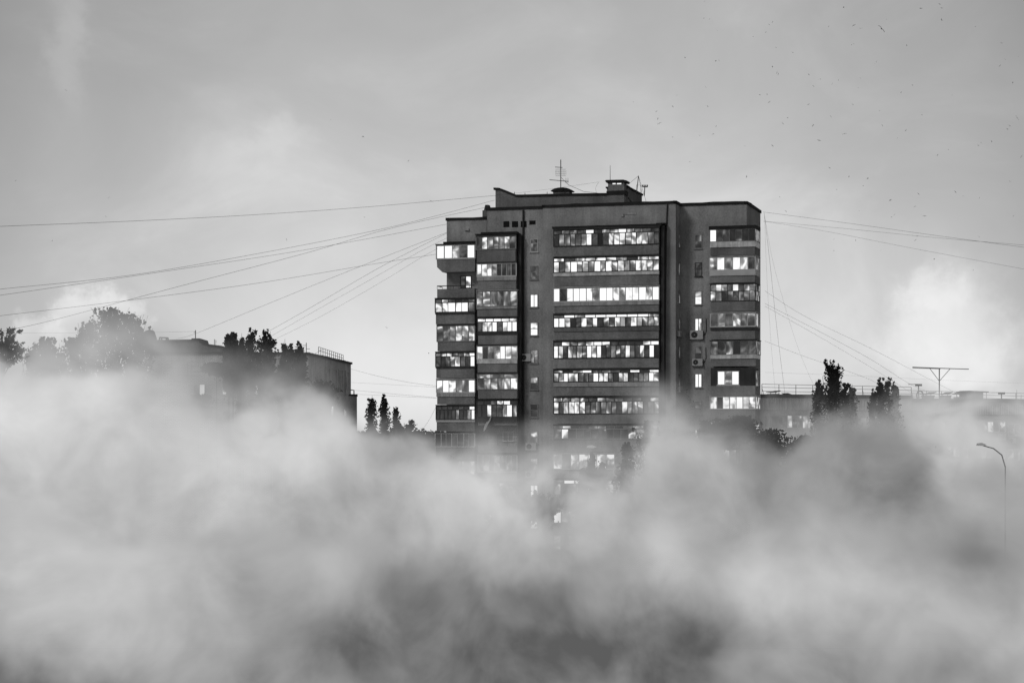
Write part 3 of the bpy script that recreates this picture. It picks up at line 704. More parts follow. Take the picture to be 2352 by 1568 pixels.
# ------------------------------------------------------------------ long block at right
RY0,RY1=226.0,240.0
RB=empty('panel_block',(at(1745,990,RY0).x,RY0,0),0)
tag(RB,'long grey panel apartment block with corrugated eaves behind the fog at right','apartment block')
rs=Vector(at(1745,990,RY0)); re_=Vector(at(2420,990,RY1)); rd=(re_-rs); rd.z=0; RL=rd.length; rd.normalize(); rn=Vector((-rd.y,rd.x,0))
RB.rotation_euler=(0,0,math.atan2(rd.y,rd.x)); 
def rloc(u,v,t=0):
    d=Vector(((u-CX)/F,1,0)); k=(t+rn.dot(rs))/rn.dot(d); p=d*k-Vector((rs.x,rs.y,0))
    return rd.dot(p), CZ+(HV-v)/F*k
def rw(u,v,t=0):
    d=Vector(((u-CX)/F,1,(HV-v)/F)); k=(t+rn.dot(rs))/rn.dot(d); return Vector((d.x*k,d.y*k,CZ+d.z*k))
zR1=rloc(1760,911)[1]; xs=rloc(2093,950)[0]; zR2=rloc(2200,922)[1]
x00=rloc(1690,950)[0]
m=MB(); m.box(x00,xs-.003,0,12,0,zR1-.1); m.box(xs,RL+25,.15,12,0,zR2-.1); m.build('wall',M['panel'],RB)
m=MB(); m.box(x00,xs,-.25,12,zR1-.1,zR1+.3); m.box(xs+.003,RL+25,-.1,12,zR2-.1,zR2+.35); m.build('roof_edge',M['roof'],RB)
# corrugated eaves
for (xa,xb,zt,t0,vv) in ((x00,xs,zR1-.12,-.05,941),(xs+.2,RL+25,zR2-.12,.1,952)):
    zb=rloc(1760 if vv==941 else 2250,vv)[1]; m=MB(); n=int((xb-xa)/.16)
    for i in range(n):
        x=xa+(xb-xa)*i/n; x2=xa+(xb-xa)*(i+1)/n; d0=t0-.06*(i%2); d1=t0-.06*((i+1)%2)
        m.quad([(x,d0,zb),(x2,d1,zb),(x2,d1,zt),(x,d0,zt)])
    o=m.build('corrugated_eaves',M['corr'],RB,fix=False)
def rwin(u0,u1,v0,v1,low,fr='l',t=0,box=False,gl='pane'):
    s0,z0=rloc(u0,v1,t); s1,_=rloc(u1,v1,t); z1=rloc(u0,v0,t)[1]; fw=.09
    if box:
        m=MB(); m.box(s0-.1,s1+.1,t,t+1.2 if t<0 else t+.1,z0-.9,z1+.12); par=m.build('balcony',M['sheet'] if fr=='l' else M['panel'],RB)
    else: par=None
    f=MB(); y=t
    f.box(s0,s1,y-.07,y-.004,z1-fw,z1); f.box(s0,s1,y-.07,y-.004,z0,z0+fw); n=len(low)
    for i in range(n+1): c=s0+(s1-s0)*i/n; f.box(c-fw/2,c+fw/2,y-.075,y-.004,z0,z1)
    W=f.build('window',M[FR[fr]],par or RB); p=MB()
    for i,d in enumerate(low):
        a=s0+(s1-s0)*i/n; b=s0+(s1-s0)*(i+1)/n; p.quad([(a,y-.02,z0),(b,y-.02,z0),(b,y-.02,z1),(a,y-.02,z1)],(lit(d),random.random(),0))
    if par: p.build('window_pane',M[gl],par,fix=False,attr=True)
    else: p.build('pane',M[gl],W,fix=False,attr=True)
rwin(1787,1806,955,982,[2,3],'g'); rwin(1808,1842,953,983,[8,2,3],'l'); rwin(1843,1868,954,984,[6,7],'l'); rwin(1758,1784,955,982,[2,1],'g')
rwin(1900,1935,957,985,[3,5],'g'); rwin(1950,1990,958,986,[4,2,4],'g'); rwin(2010,2060,959,988,[4,3,5],'g')
rwin(2100,2150,965,992,[3,3,4],'g',t=-.9,box=True); rwin(2160,2204,965,996,[5,4,2,4],'g',t=-.9,box=True); rwin(2211,2309,967,993,[7,4,5,4,6,4,5],'l',t=-1.0,box=True); rwin(2316,2343,973,1002,[3,5],'l'); rwin(2362,2390,973,1002,[3,5],'l')
rwin(2100,2150,1022,1050,[3,4,4],'g',t=-.9,box=True); rwin(2158,2204,1024,1050,[5,3,6],'g',t=-.9,box=True); rwin(2211,2280,1026,1054,[7,3,3,6,4],'g',t=-1.0,box=True); rwin(2283,2309,1026,1056,[4,3],'l'); rwin(2314,2342,1030,1059,[4,5],'l')
rwin(1800,1842,1012,1040,[5,4,5],'l'); rwin(1880,1910,1014,1042,[4,3],'g'); rwin(2330,2346,1087,1112,[5,5],'l'); rwin(2211,2300,1084,1112,[5,3,4,4],'g',t=-1.0,box=True); rwin(2100,2150,1082,1110,[3,4],'g')
for (u,v,lb_) in ((2322,1004+7,'air conditioner on the long right block below its top right window'),(2326,1070+5,'air conditioner on the long right block one storey lower')):
    p=rw(u,v,0); ac(0,0,0,lb_,base=(p,math.atan2(rd.y,rd.x)),wdt=1.0)
# roof railing, vents
m=MB()
for (ua,va,ub,vb,h) in ((1750,911,2093,917,1.45),(2093,922,2400,929,1.3)):
    A=rw(ua,va,1.2); B=rw(ub,vb,1.2)
    n=int((B-A).length/2.0); 
    for k in (.45,.75,1): m.tube([A+Vector((0,0,h*k)),B+Vector((0,0,h*k))],.025,4)
    for i in range(n+1):
        p=A+(B-A)*i/n; m.tube([p-Vector((0,0,.2)),p+Vector((0,0,h))],.035,4)
        if i%3==0: m.tube([p+Vector((.35,.2,0)),p+Vector((0,0,h*.7))],.025,4)
inv=Matrix.LocRotScale(RB.location,RB.rotation_euler,None).inverted()
m.v=[tuple(inv@Vector(q)) for q in m.v]; m.build('railing',M['frame_grey'],RB)
def vent(u0,u1,vt,vb,label,tilt,brick=True,cap=(1.25,.0)):
    c=rw((u0+u1)/2,vb,2.5); wdt=(u1-u0)/F*c.y
    a=thing('roof_vent',(c.x,c.y,c.z-.2),label,'roof vent','vents on the long block roof',rz=math.atan2(rd.y,rd.x)); h=(vb-vt)/F*c.y+.2
    m=MB(); m.box(-wdt/2,wdt/2,-.6,.6,-.3,h-.35); m.box(-wdt/2-.06,wdt/2+.06,-.66,.66,h-.35,h-.25); m.build('shaft',M['silicate'],a)
    m=MB(); w2=wdt/2*1.35; m.profile([(-w2,h-.0-tilt),(0,h-.12),(w2,h+tilt),(w2*.98,h+.06+tilt),(0,h-.04),(-w2,h+.05-tilt)],-.8,.8); m.build('tin_cap',M['sheet_dark'],a)
    m=MB(); 
    for s_ in (-1,1): m.tube([(s_*wdt*.4,0,h-.3),(s_*wdt*.4,0,h-.02)],.04,4)
    m.build('strut',M['dark'],a)
vent(1768,1784,899,911,'brick vent nearest the tower under a bent tin cap',.06)
vent(1804,1820,905,911,'low vent with a tilted tin cap, second from the tower',-.08)
vent(2122,2141,903,918,'round-shouldered vent beside the coiled cable on the right roof',.1)
vent(2163,2179,903,919,'vent right of the wide aerial under an upswept cap',.08)
m_=thing('roof_hut',rw(2230,920,2.5),'long low hut on the roof of the right block','roof hut',rz=math.atan2(rd.y,rd.x))
m=MB(); m.box(-1.1,1.2,-.8,.8,-.3,1.0); m.box(-1.9,-1.1,-.8,.8,-.3,.45); m.build('wall',M['corr'],m_)
m=MB(); m.profile([(-1.9,.75),(-1.0,1.0),(1.8,1.0),(1.9,1.1),(-.9,1.18),(-2.0,.82)],-1,1); m.build('roof',M['roof'],m_)
# coiled cable
m=MB(); c=rw(2113,908,2.0); m.tube([c+Vector((.38*math.cos(i*math.pi/10),.05*i/20,.55*math.sin(i*math.pi/10))) for i in range(21)],.09,6); tag(m.build('cable_coil',M['dark'],smooth=True),'coil of black cable standing on the right roof','cable coil')
# wide aerial
b=rw(2157.5,921,.5); wa=thing('wide_aerial',b,'very wide T-shaped aerial with slanting braces above the right block','antenna')
def wq(u,v): return rw(u,v,.5)-b
m=MB(); m.tube([wq(2157.5,1000),wq(2157.5,845)],.07); m.build('mast',M['frame_grey'],wa)
m=MB(); m.tube([wq(2096,843),wq(2160,845.5),wq(2225,847.5)],.055); m.tube([wq(2096,845),wq(2160,847)],.03); m.build('crossbar',M['dark'],wa)
for q in ((2135,845),(2182,847)):
    m=MB(); m.tube([wq(2157.5,875),wq(*q)],.035); m.build('brace',M['frame_grey'],wa)
for (u,v0,v1,lb_,side) in ((2110.5,918,884,'lamp post with double head and long arm at the right roof edge',-1),(2301,924,903,'shorter lamp post with flat head near the right frame edge',-1)):
    b=rw(u,v0,1); a=thing('roof_lamp_post',b,lb_,'lamp post','lamp posts on the right roof')
    m=MB(); m.tube([Vector((0,0,-.3)),rw(u-1,v1,1)-b],.07); m.build('mast',M['frame_grey'],a)
    q=rw(u-1,v1,1)-b; m=MB(); m.box(q.x-.35,q.x+.4,-.2,.2,q.z-.12,q.z+.12); m.build('lamp_head',M['dark'],a)
    m=MB(); m.tube([q+Vector((0,0,.1)),q+Vector((-1.2,0,.08))],.035); m.build('arm',M['dark'],a)
for (u,v0,v1,lb_) in ((2336,925,895,'thin tall whip rod near the right edge of the roof'),(2346,925,906,'short thick rod next to the tall whip rod')):
    m=MB(); m.tube([rw(u,v0,1),rw(u-.8,(v0+v1)/2,1),rw(u-.5,v1,1)],.04,r1=.02); tag(m.build('roof_rod',M['frame_grey']),lb_,'rod')
# downpipe seam
m=MB(); s,_=rloc(2093,950); m.tube([(s,-.2,0),(s,-.2,zR2-.2)],.08); m.build('downpipe',M['frame_dark'],RB)

# ------------------------------------------------------------------ street lamps
def street_lamp(hu,hv,pu,pv,Y,label):
    b=Vector((at(pu,pv,Y).x,Y,0)); a=thing('street_lamp',b,label,'street lamp','street lamps in the fog')
    P=at(pu,pv,Y)-b; H=at(hu,hv,Y)-b
    m=MB(); m.tube([(0,0,0),(0,0,P.z*.5),tuple(P)],.09,8,r1=.05); m.build('pole',M['frame_grey'],a)
    m=MB(); q=[P,P+Vector(((H.x-P.x)*.15,0,(H.z-P.z)*.55)),P+Vector(((H.x-P.x)*.5,0,(H.z-P.z)*.85)),H]; m.tube(q,.06,8,r1=.045); m.build('arm',M['frame_grey'],a)
    m=MB(); m.profile([(H.x-.45,H.z-.02),(H.x-.38,H.z+.16),(H.x,H.z+.2),(H.x+.4,H.z+.04),(H.x+.1,H.z-.06)],-.15,.15); m.build('lamp_head',M['lamp'],a)
street_lamp(1360,1027,1438,1062,166,'street lamp with pale head among the fogged poplars before the tower')
street_lamp(2255,1022,2309,1072,170,'street lamp with pale head before the long right block')

# ------------------------------------------------------------------ trees
def poplar(u,vtop,wpx,Y,label,group,kind='poplar',leaf=.22,dens=.85,mat='leaf',zmin=None,name='poplar_tree',seed=None,low=.2):
    rnd=random.Random(seed if seed is not None else int(u*7+vtop))
    top=at(u,vtop,Y); H=top.z; R=wpx/2/F*Y*(1.5 if kind=='poplar' else 1)
    a=thing(name,(top.x,Y,0),label,'tree',group)
    tr=MB(); lv=MB(); zlo=max(H*low, zmin if zmin else 0)
    bend=rnd.uniform(-.3,.3)
    def ax(h): return bend*math.sin(h/H*2.2)
    tr.tube([(ax(h),0,h) for h in [H*i/8*.97 for i in range(9)]],max(.12,H*.011),7,r1=.03)
    limbs=[]
    if kind=='poplar':
        nl=int(34+H*1.0)
        for i in range(nl):
            h=zlo+(H-zlo)*(i+rnd.random())/nl*.93
            k=(h-zlo)/(H-zlo); rr=max(.12,R*(min(1,(H-h)/(4.0+R*.8))**.6)*rnd.uniform(.4,1.05))
            th=rnd.uniform(0,2*math.pi); up=rnd.uniform(1.6,3.0)*rr
            p0=Vector((ax(h),0,h)); p1=p0+Vector((math.cos(th)*rr*.7,math.sin(th)*rr*.7,up*.45)); p2=p0+Vector((math.cos(th)*rr,math.sin(th)*rr,min(up,H*1.0-h)))
            limbs.append((p0,p1,p2,rr))
        limbs.append((Vector((ax(H),0,H*.9)),Vector((ax(H),0,H*.95)),Vector((ax(H),0,H)),R*.3))
        cl=(.28,.5,1.0)
    elif kind=='broad':
        nl=46
        for i in range(nl):
            th=rnd.uniform(0,2*math.pi); el=rnd.uniform(-.5,1.45)
            d=Vector((math.cos(th)*math.cos(el),math.sin(th)*math.cos(el),math.sin(el)))
            p0=Vector((ax(H-R*1.5),0,max(.5,H-R*rnd.uniform(1.3,2.1)))); p2=Vector((0,0,H-R*1.1))+Vector((d.x*R,d.y*R,d.z*R*1.1))*rnd.uniform(.5,1.08)*(1+.25*math.sin(th*3+u))
            limbs.append((p0,(p0+p2)/2+Vector((0,0,.4)),p2,R*.45))
        cl=(.75,.75,.6)
    else: # spiky: arching bare-ended branches with leaves strung along
        nl=40
        for i in range(nl):
            th=rnd.uniform(0,2*math.pi); el=rnd.uniform(.3,1.15); L=rnd.uniform(.75,1.05)
            p0=Vector((ax(H-R),0,H-R*rnd.uniform(1.2,2.4)))
            p2=p0+Vector((math.cos(th)*math.cos(el)*R*1.1,math.sin(th)*math.cos(el)*R*1.1,math.sin(el)*(H-p0.z)*L*1.05))
            limbs.append((p0,(p0+p2)/2+Vector((0,0,.5*abs(p2.x-p0.x)*.3+.2)),p2,R*.07))
        cl=(.16,.16,.22)
    for (p0,p1,p2,rr) in limbs:
        tr.tube([p0,p1,p2],.05 if kind!='spiky' else .06,4,r1=.015)
        n=int(4*dens*(1 if kind!='broad' else 1.4))
        for c in range(n):
            t=rnd.uniform(.12,1.02) if kind!='spiky' else rnd.uniform(.25,1.0)
            q=p0*(1-t)**2+p1*2*t*(1-t)+p2*t*t
            q=q+Vector((rnd.gauss(0,rr*.16),rnd.gauss(0,rr*.16),rnd.gauss(0,rr*.2)))
            k=rnd.uniform(.7,1.35)*(max(.3,min(1,(H-q.z)/2.0)) if kind=='poplar' else 1); nlv=int(rnd.uniform(9,20))
            for j in range(nlv):
                o=Vector((rnd.gauss(0,cl[0]*k),rnd.gauss(0,cl[1]*k),rnd.gauss(0,cl[2]*k*.6)))*.55
                c_=q+o
                if c_.z>H: c_.z=H-abs(rnd.gauss(0,.8)); c_.x=ax(H)+(c_.x-ax(H))*.4
                d1=Vector((rnd.gauss(0,1),rnd.gauss(0,1),rnd.gauss(0,1))).normalized(); d2=d1.cross(Vector((rnd.gauss(0,1),rnd.gauss(0,1),rnd.gauss(0,1)))).normalized()
                s_=leaf*rnd.uniform(.6,1.2)
                lv.quad([c_-d1*s_*.6,c_-d2*s_*.38+d1*.1*s_,c_+d1*s_*.65,c_+d2*s_*.38+d1*.1*s_])
    tr.build('trunk',M['bark'],a); lv.build('crown',M[mat],a,fix=False)
    return a
G1='poplars at the far left'; 
for (u,v,w_,Y,lb_) in ((165,775,60,232,'outer left poplar of the big hazy clump, lowest of them'),(196,742,70,234,'second poplar from the left in the big hazy clump'),(236,706,84,233,'tallest poplar of the big hazy clump at far left'),(268,715,70,231,'poplar right of the tallest in the big hazy clump'),(300,722,70,235,'rightmost tall poplar of the hazy clump, beside the tilted cowl'),(326,750,44,232,'short poplar in front of the tilted cowl'),
    (103,774,52,228,'small poplar between the dark branches and the big clump'),(126,798,50,229,'lowest small poplar just left of the big clump'),(78,800,44,230,'small fogged poplar behind the dark branches')):
    poplar(u,v,w_,Y,lb_,G1,zmin=14,leaf=.30,dens=1.0)
poplar(6,742,110,157,'near dark tree with leafy bare-ended branches at the left frame edge',None,kind='spiky',leaf=.17,mat='leaf_dark',dens=1.6,name='broadleaf_tree')
G2='poplars before the brick block'
for (u,v,w_,Y,lb_) in ((522,768,26,230,'leftmost poplar before the brick block, short and ragged'),(535,762,24,233,'second poplar before the brick block, slim'),(553,765,20,232,'thin low poplar between the slim and the tallest one'),(576,752,34,231,'tallest dark poplar before the brick block'),
    (603,755,34,232,'dark poplar just right of the tallest, where wires meet'),(622,768,26,230,'leaning poplar right of the wire crossing'),(652,778,22,233,'poplar with an isolated pointed tip'),(666,790,30,230,'short bushy poplar right of the pointed tip'),(684,784,28,234,'ragged poplar near the roof aerial'),(700,797,22,232,'last and lowest poplar next to the roof aerial')):
    poplar(u,v,w_*1.0,Y,lb_,G2,zmin=18 if u<545 else 10,leaf=.30,dens=1.0)
for (u,v,w_,lb_) in ((494,834,26,'dim tree against the pale brick wall left of the bright window'),(560,835,60,'dim broad tree in mist below the tallest poplar'),(740,872,70,'dim tree at the receding corner of the brick block'),(640,850,70,'dim tree in mist below the pointed poplar'),(455,905,60,'fogged tree under the bright brick block window')):
    poplar(u,v,w_,229.5,lb_,'trees fading into the fog before the brick block',kind='broad',zmin=5,leaf=.36,dens=1.1,name='broadleaf_tree')
G3='trees between the brick block and the tower'
poplar(856,908,24,236,'left one of the two slim poplars in the gap',G3,zmin=5,leaf=.28,dens=1.3)
poplar(878,906,22,238,'right one of the two slim poplars in the gap',G3,zmin=5,leaf=.28,dens=1.3)
poplar(908,934,18,240,'tiny slim poplar tip right of the pair',G3,zmin=9,leaf=.26)
poplar(924,962,66,230,'spiky dark tree with arching branches in the gap',G3,kind='spiky',leaf=.26,mat='leaf_dark',dens=2.2,name='broadleaf_tree')
poplar(832,990,50,236,'low bush against the edge of the brick block',G3,kind='broad',leaf=.26,dens=1.6,name='broadleaf_tree')
poplar(978,990,56,229,'low dark bush touching the tower at left',G3,kind='broad',leaf=.26,mat='leaf_dark',dens=.9,name='broadleaf_tree')
poplar(895,990,70,232,'round hazy bush under the slim poplar tip',G3,kind='broad',leaf=.3,name='broadleaf_tree')
poplar(858,988,90,231,'rounded bush at the foot of the slim poplar pair',G3,kind='broad',leaf=.3,dens=1.3,name='broadleaf_tree')
poplar(938,984,84,233,'dense bush under the spiky arching tree',G3,kind='broad',leaf=.3,dens=1.3,name='broadleaf_tree')
poplar(1003,990,50,230,'dark bush tip just touching the tower corner',G3,kind='broad',leaf=.28,dens=1.2,name='broadleaf_tree')
G4='poplars before the long right block'
poplar(1907,826,42,216,'tallest pointed poplar before the long right block',G4,zmin=8,leaf=.28,dens=1.15)
poplar(1925,838,25,217,'slim poplar hugging the tallest one at right',G4,zmin=8,leaf=.28)
poplar(1885,872,28,216,'low poplar at the left foot of the tallest one',G4,zmin=8,leaf=.28)
poplar(1941,880,30,216,'short poplar, third from the tallest tip',G4,zmin=8,leaf=.28)
poplar(1953,882,20,218,'narrow outer poplar at the right of the cluster',G4,zmin=8,leaf=.28)
poplar(2019,868,20,216,'slim left poplar of the right pair',G4,zmin=8,leaf=.28)
poplar(2038,868,32,216,'wider poplar of the right pair, blunt topped',G4,zmin=8,leaf=.28)
poplar(2049,876,25,217,'shoulder poplar behind the blunt topped one',G4,zmin=8,leaf=.28)
poplar(2005,893,15,216,'smallest tip left of the right pair',G4,zmin=8,leaf=.28)
G5='trees in the fog at the foot of the tower'
for (u,v,w_,Y,kd,lb_) in ((1340,1075,26,176,'poplar','thin misted poplar at left of the white framed windows'),(1358,1038,32,177,'poplar','misted poplar before the white framed windows'),(1380,1062,24,176,'poplar','shorter misted poplar right of the lamp head'),
    (1480,966,60,179,'poplar','big pale misted poplar before the dark windows'),(1440,1015,40,178,'poplar','misted poplar left of the big pale one'),(1520,985,54,180,'poplar','misted poplar before the dark balcony corner'),(1568,950,60,181,'poplar','tallest misted poplar at the inner corner of the tower'),(1612,968,50,180,'poplar','misted poplar under the right wing small windows'),
    (1652,962,70,182,'broad','misted leafy tree before the white balcony of the right wing'),(1706,955,60,183,'broad','leafy tree tip crossing the right wing corner'),(1765,985,90,184,'broad','leafy tree between the tower and the long block'),(1840,1000,90,186,'broad','hazy tree under the long block pale window'),
    (1165,1098,150,176,'broad','broad ghostly tree before the lowest left balconies'),(1245,1125,90,174,'spiky','ghostly branches across the bright low window'),(1080,1110,120,178,'broad','faint tree at the left foot of the tower'),(1020,1048,70,180,'broad','hazy tree covering the low left wing balconies'),
    (2130,985,90,188,'broad','hazy tree before the long block left of its white loggia'),(2200,1062,90,186,'broad','dim tree below the white loggia'),(2290,1078,100,186,'broad','dim tree beneath the right street lamp')):
    Yf=221.5 if u>2100 else (Y-9 if u<1400 else Y-18)
    poplar(u,v,w_,Yf,lb_,G5,kind=kd,leaf=.27,dens=1.2 if kd!='broad' else 1.15,zmin=4,name='poplar_tree' if kd=='poplar' else 'broadleaf_tree')
# creeper on the inner corner of the tower
rc=random.Random(5); m=MB()
for i in range(700):
    u=rc.gauss(1568,9); v=rc.gauss(912,10)+(u-1560)*.7
    if v>950: continue
    s_,z=loc(u,v,1.2); c_=Vector((s_,max(.25,1.1+rc.gauss(0,.5)),z)); c_.x=max(c_.x,sD1+.05)
    d1=Vector((rc.gauss(0,1),rc.gauss(0,1),rc.gauss(0,1))).normalized(); d2=d1.cross(Vector((rc.gauss(0,1),rc.gauss(0,1),rc.gauss(0,1)))).normalized()
    m.quad([c_-d1*.12,c_-d2*.08,c_+d1*.13,c_+d2*.08])
o=m.build('creeper',M['leaf_dark'],None,fix=False); o.matrix_world=Matrix.LocRotScale(tower.location,tower.rotation_euler,None)
tag(o,'black creeper clinging in the inner corner of the tower','creeper')

# ------------------------------------------------------------------ birds
def bird_mesh():
    m=MB()
    body=[(-.09,.004),(-.06,.018),(0,.024),(.05,.018),(.085,.006)]
    n=6
    for x,r in body:
        m.v+=[(x,r*math.cos(2*math.pi*k/n),r*math.sin(2*math.pi*k/n)) for k in range(n)]
    for i in range(len(body)-1):
        for k in range(n): m.f.append([i*n+k,i*n+(k+1)%n,(i+1)*n+(k+1)%n,(i+1)*n+k]); m.a.append((0,0,0))
    m.f+= [list(range(n)),list(range(4*n,5*n))]; m.a+=[(0,0,0)]*2
    return m
def wing_mesh(s):
    m=MB(); P=[(.035,.0,.005),(.045,.09*s,.03),(.0,.2*s,.02),(-.07,.24*s,.0),(-.02,.17*s,.018),(-.005,.08*s,.022),(-.03,0,.003)]
    m.quad(P); return m
bodyo=None; birds=[]
BZ=[(343,330,1),(517,349,1),(537,347,.6),(841,382,1.1),(866,416,.8),(874,424,.7),(450,105,.7),(480,111,.5),(525,174,.7),(455,8,.8),(841,127,.9),(803,185,.8),(822,141,.6),(731,210,.5),(861,272,.6),(956,300,.8),(1162,153,.9),(1247,43,1.1),(1305,146,1),(1345,163,.9),(1292,257,.8),(1304,252,.6),(1463,166,2.6),(1490,111,.7),(1433,354,1.2),(1606,260,.8),(1686,49,1.1),(1793,24,.9),(1806,47,.8),(1806,114,1),(1998,153,.7),(2148,247,.9),(2138,376,.8),(2243,324,.7),(1048,426,.7),(1113,453,.7),(1074,492,1),(1182,478,.8),(1218,458,.6),(1330,502,.7),(1342,446,.6),(462,499,.9),(296,544,.6),(272,608,1.1),(471,607,1.4),(179,636,.9),(187,678,.8),(195,705,1.4),(768,542,.8),(810,539,.7),(822,583,1),(1047,596,.8),(1299,597,.6),(928,672,.8),(900,705,.9),(1072,716,.9),(1174,665,.7),(1107,801,1.1),(1252,764,1.2),(1452,633,.8),(1468,716,.7),(1602,744,.8),(1574,527,.7),(1639,486,.6),(1693,656,.8),(1866,543,.6),(2211,472,.9),(2236,672,1.5),(2193,718,1),(2181,737,.9),(2091,807,.8),(2030,814,.9),(2015,830,.9),(2261,893,1),(1555,787,.9),(1782,885,.8),(1845,854,.5),(841,832,1),(684,832,.5),(520,720,.8),(502,765,.8),(426,773,.8),(693,1008,1),(750,988,.4),(848,1142,.6),(1167,958,.9),(1277,1007,.8),(1384,1018,1.1),(1358,1060,.9),(1207,1081,.7),(1513,1142,1.1),(1674,1106,.9),(1884,1095,1),(1930,1119,.7),(2021,1128,.8),(2196,1034,.7),(1653,1178,.9),(1537,1224,.8),(1520,1238,1.1),(1708,1232,1.1),(1667,1347,.9),(1657,1370,1),(2019,1349,.8),(1315,1371,1),(1192,1364,.7),(1461,1427,.6),(1191,1430,.7),(1763,1478,1.1),(1985,1540,.9),(2216,1231,.9),(1335,1202,.5),(917,1205,.7),(883,1124,.5),(370,923,.7),(48,582,.6),(2168,340,.5)]
BL=[(1435.5+x*.4028,y*.4028,s) for x,y,s in BZ if (x,y)!=(1885,854)]
BL+=[(152,208,.9),(834,314,1),(938,370,1.1),(837,499,1),(990,462,1.2),(120,553,1.1),(250,454,.9),(243,497,.7),(658,550,.9),(888,752,.8),(985,811,1),(760,275,.5),(36,415,.5),(1350,640,.4),(1545,315,.6)]
BL=[b for b in BL if not (1000<b[0]<1755 and b[1]>460)]
bm_,wl_,wr_=None,None,None
rb=random.Random(11)
for i,(u,v,s) in enumerate(BL):
    Y=rb.uniform(170,260) if s<2 else 150
    k=s*Y/200*.8
    root=empty('bird',at(u,v,Y)); root.rotation_euler=(rb.uniform(-1,1),rb.uniform(-.9,.9),rb.uniform(0,6.28)); root.scale=(k,k,k)
    if s>2: root.rotation_euler=(.9,-.2,1.0); root.scale=(1.6,1.6,1.6)
    if bm_ is None:
        bm_=bird_mesh().build('body',M['bird'],root); wl_=wing_mesh(1).build('wing',M['bird'],root,fix=False); wr_=wing_mesh(-1).build('wing',M['bird'],root,fix=False)
    else:
        for s_ in (bm_,wl_,wr_):
            c=s_.copy(); col.objects.link(c); c.parent=root
    if s>2: tag(root,'largest black bird with long swept wings high in the upper right sky','bird','birds in the sky')
    elif u<1100: tag(root,'small dark bird flying in the open sky left of the tower','bird','birds in the sky')
    else: tag(root,'small dark bird flying in the flock above and right of the tower','bird','birds in the sky')

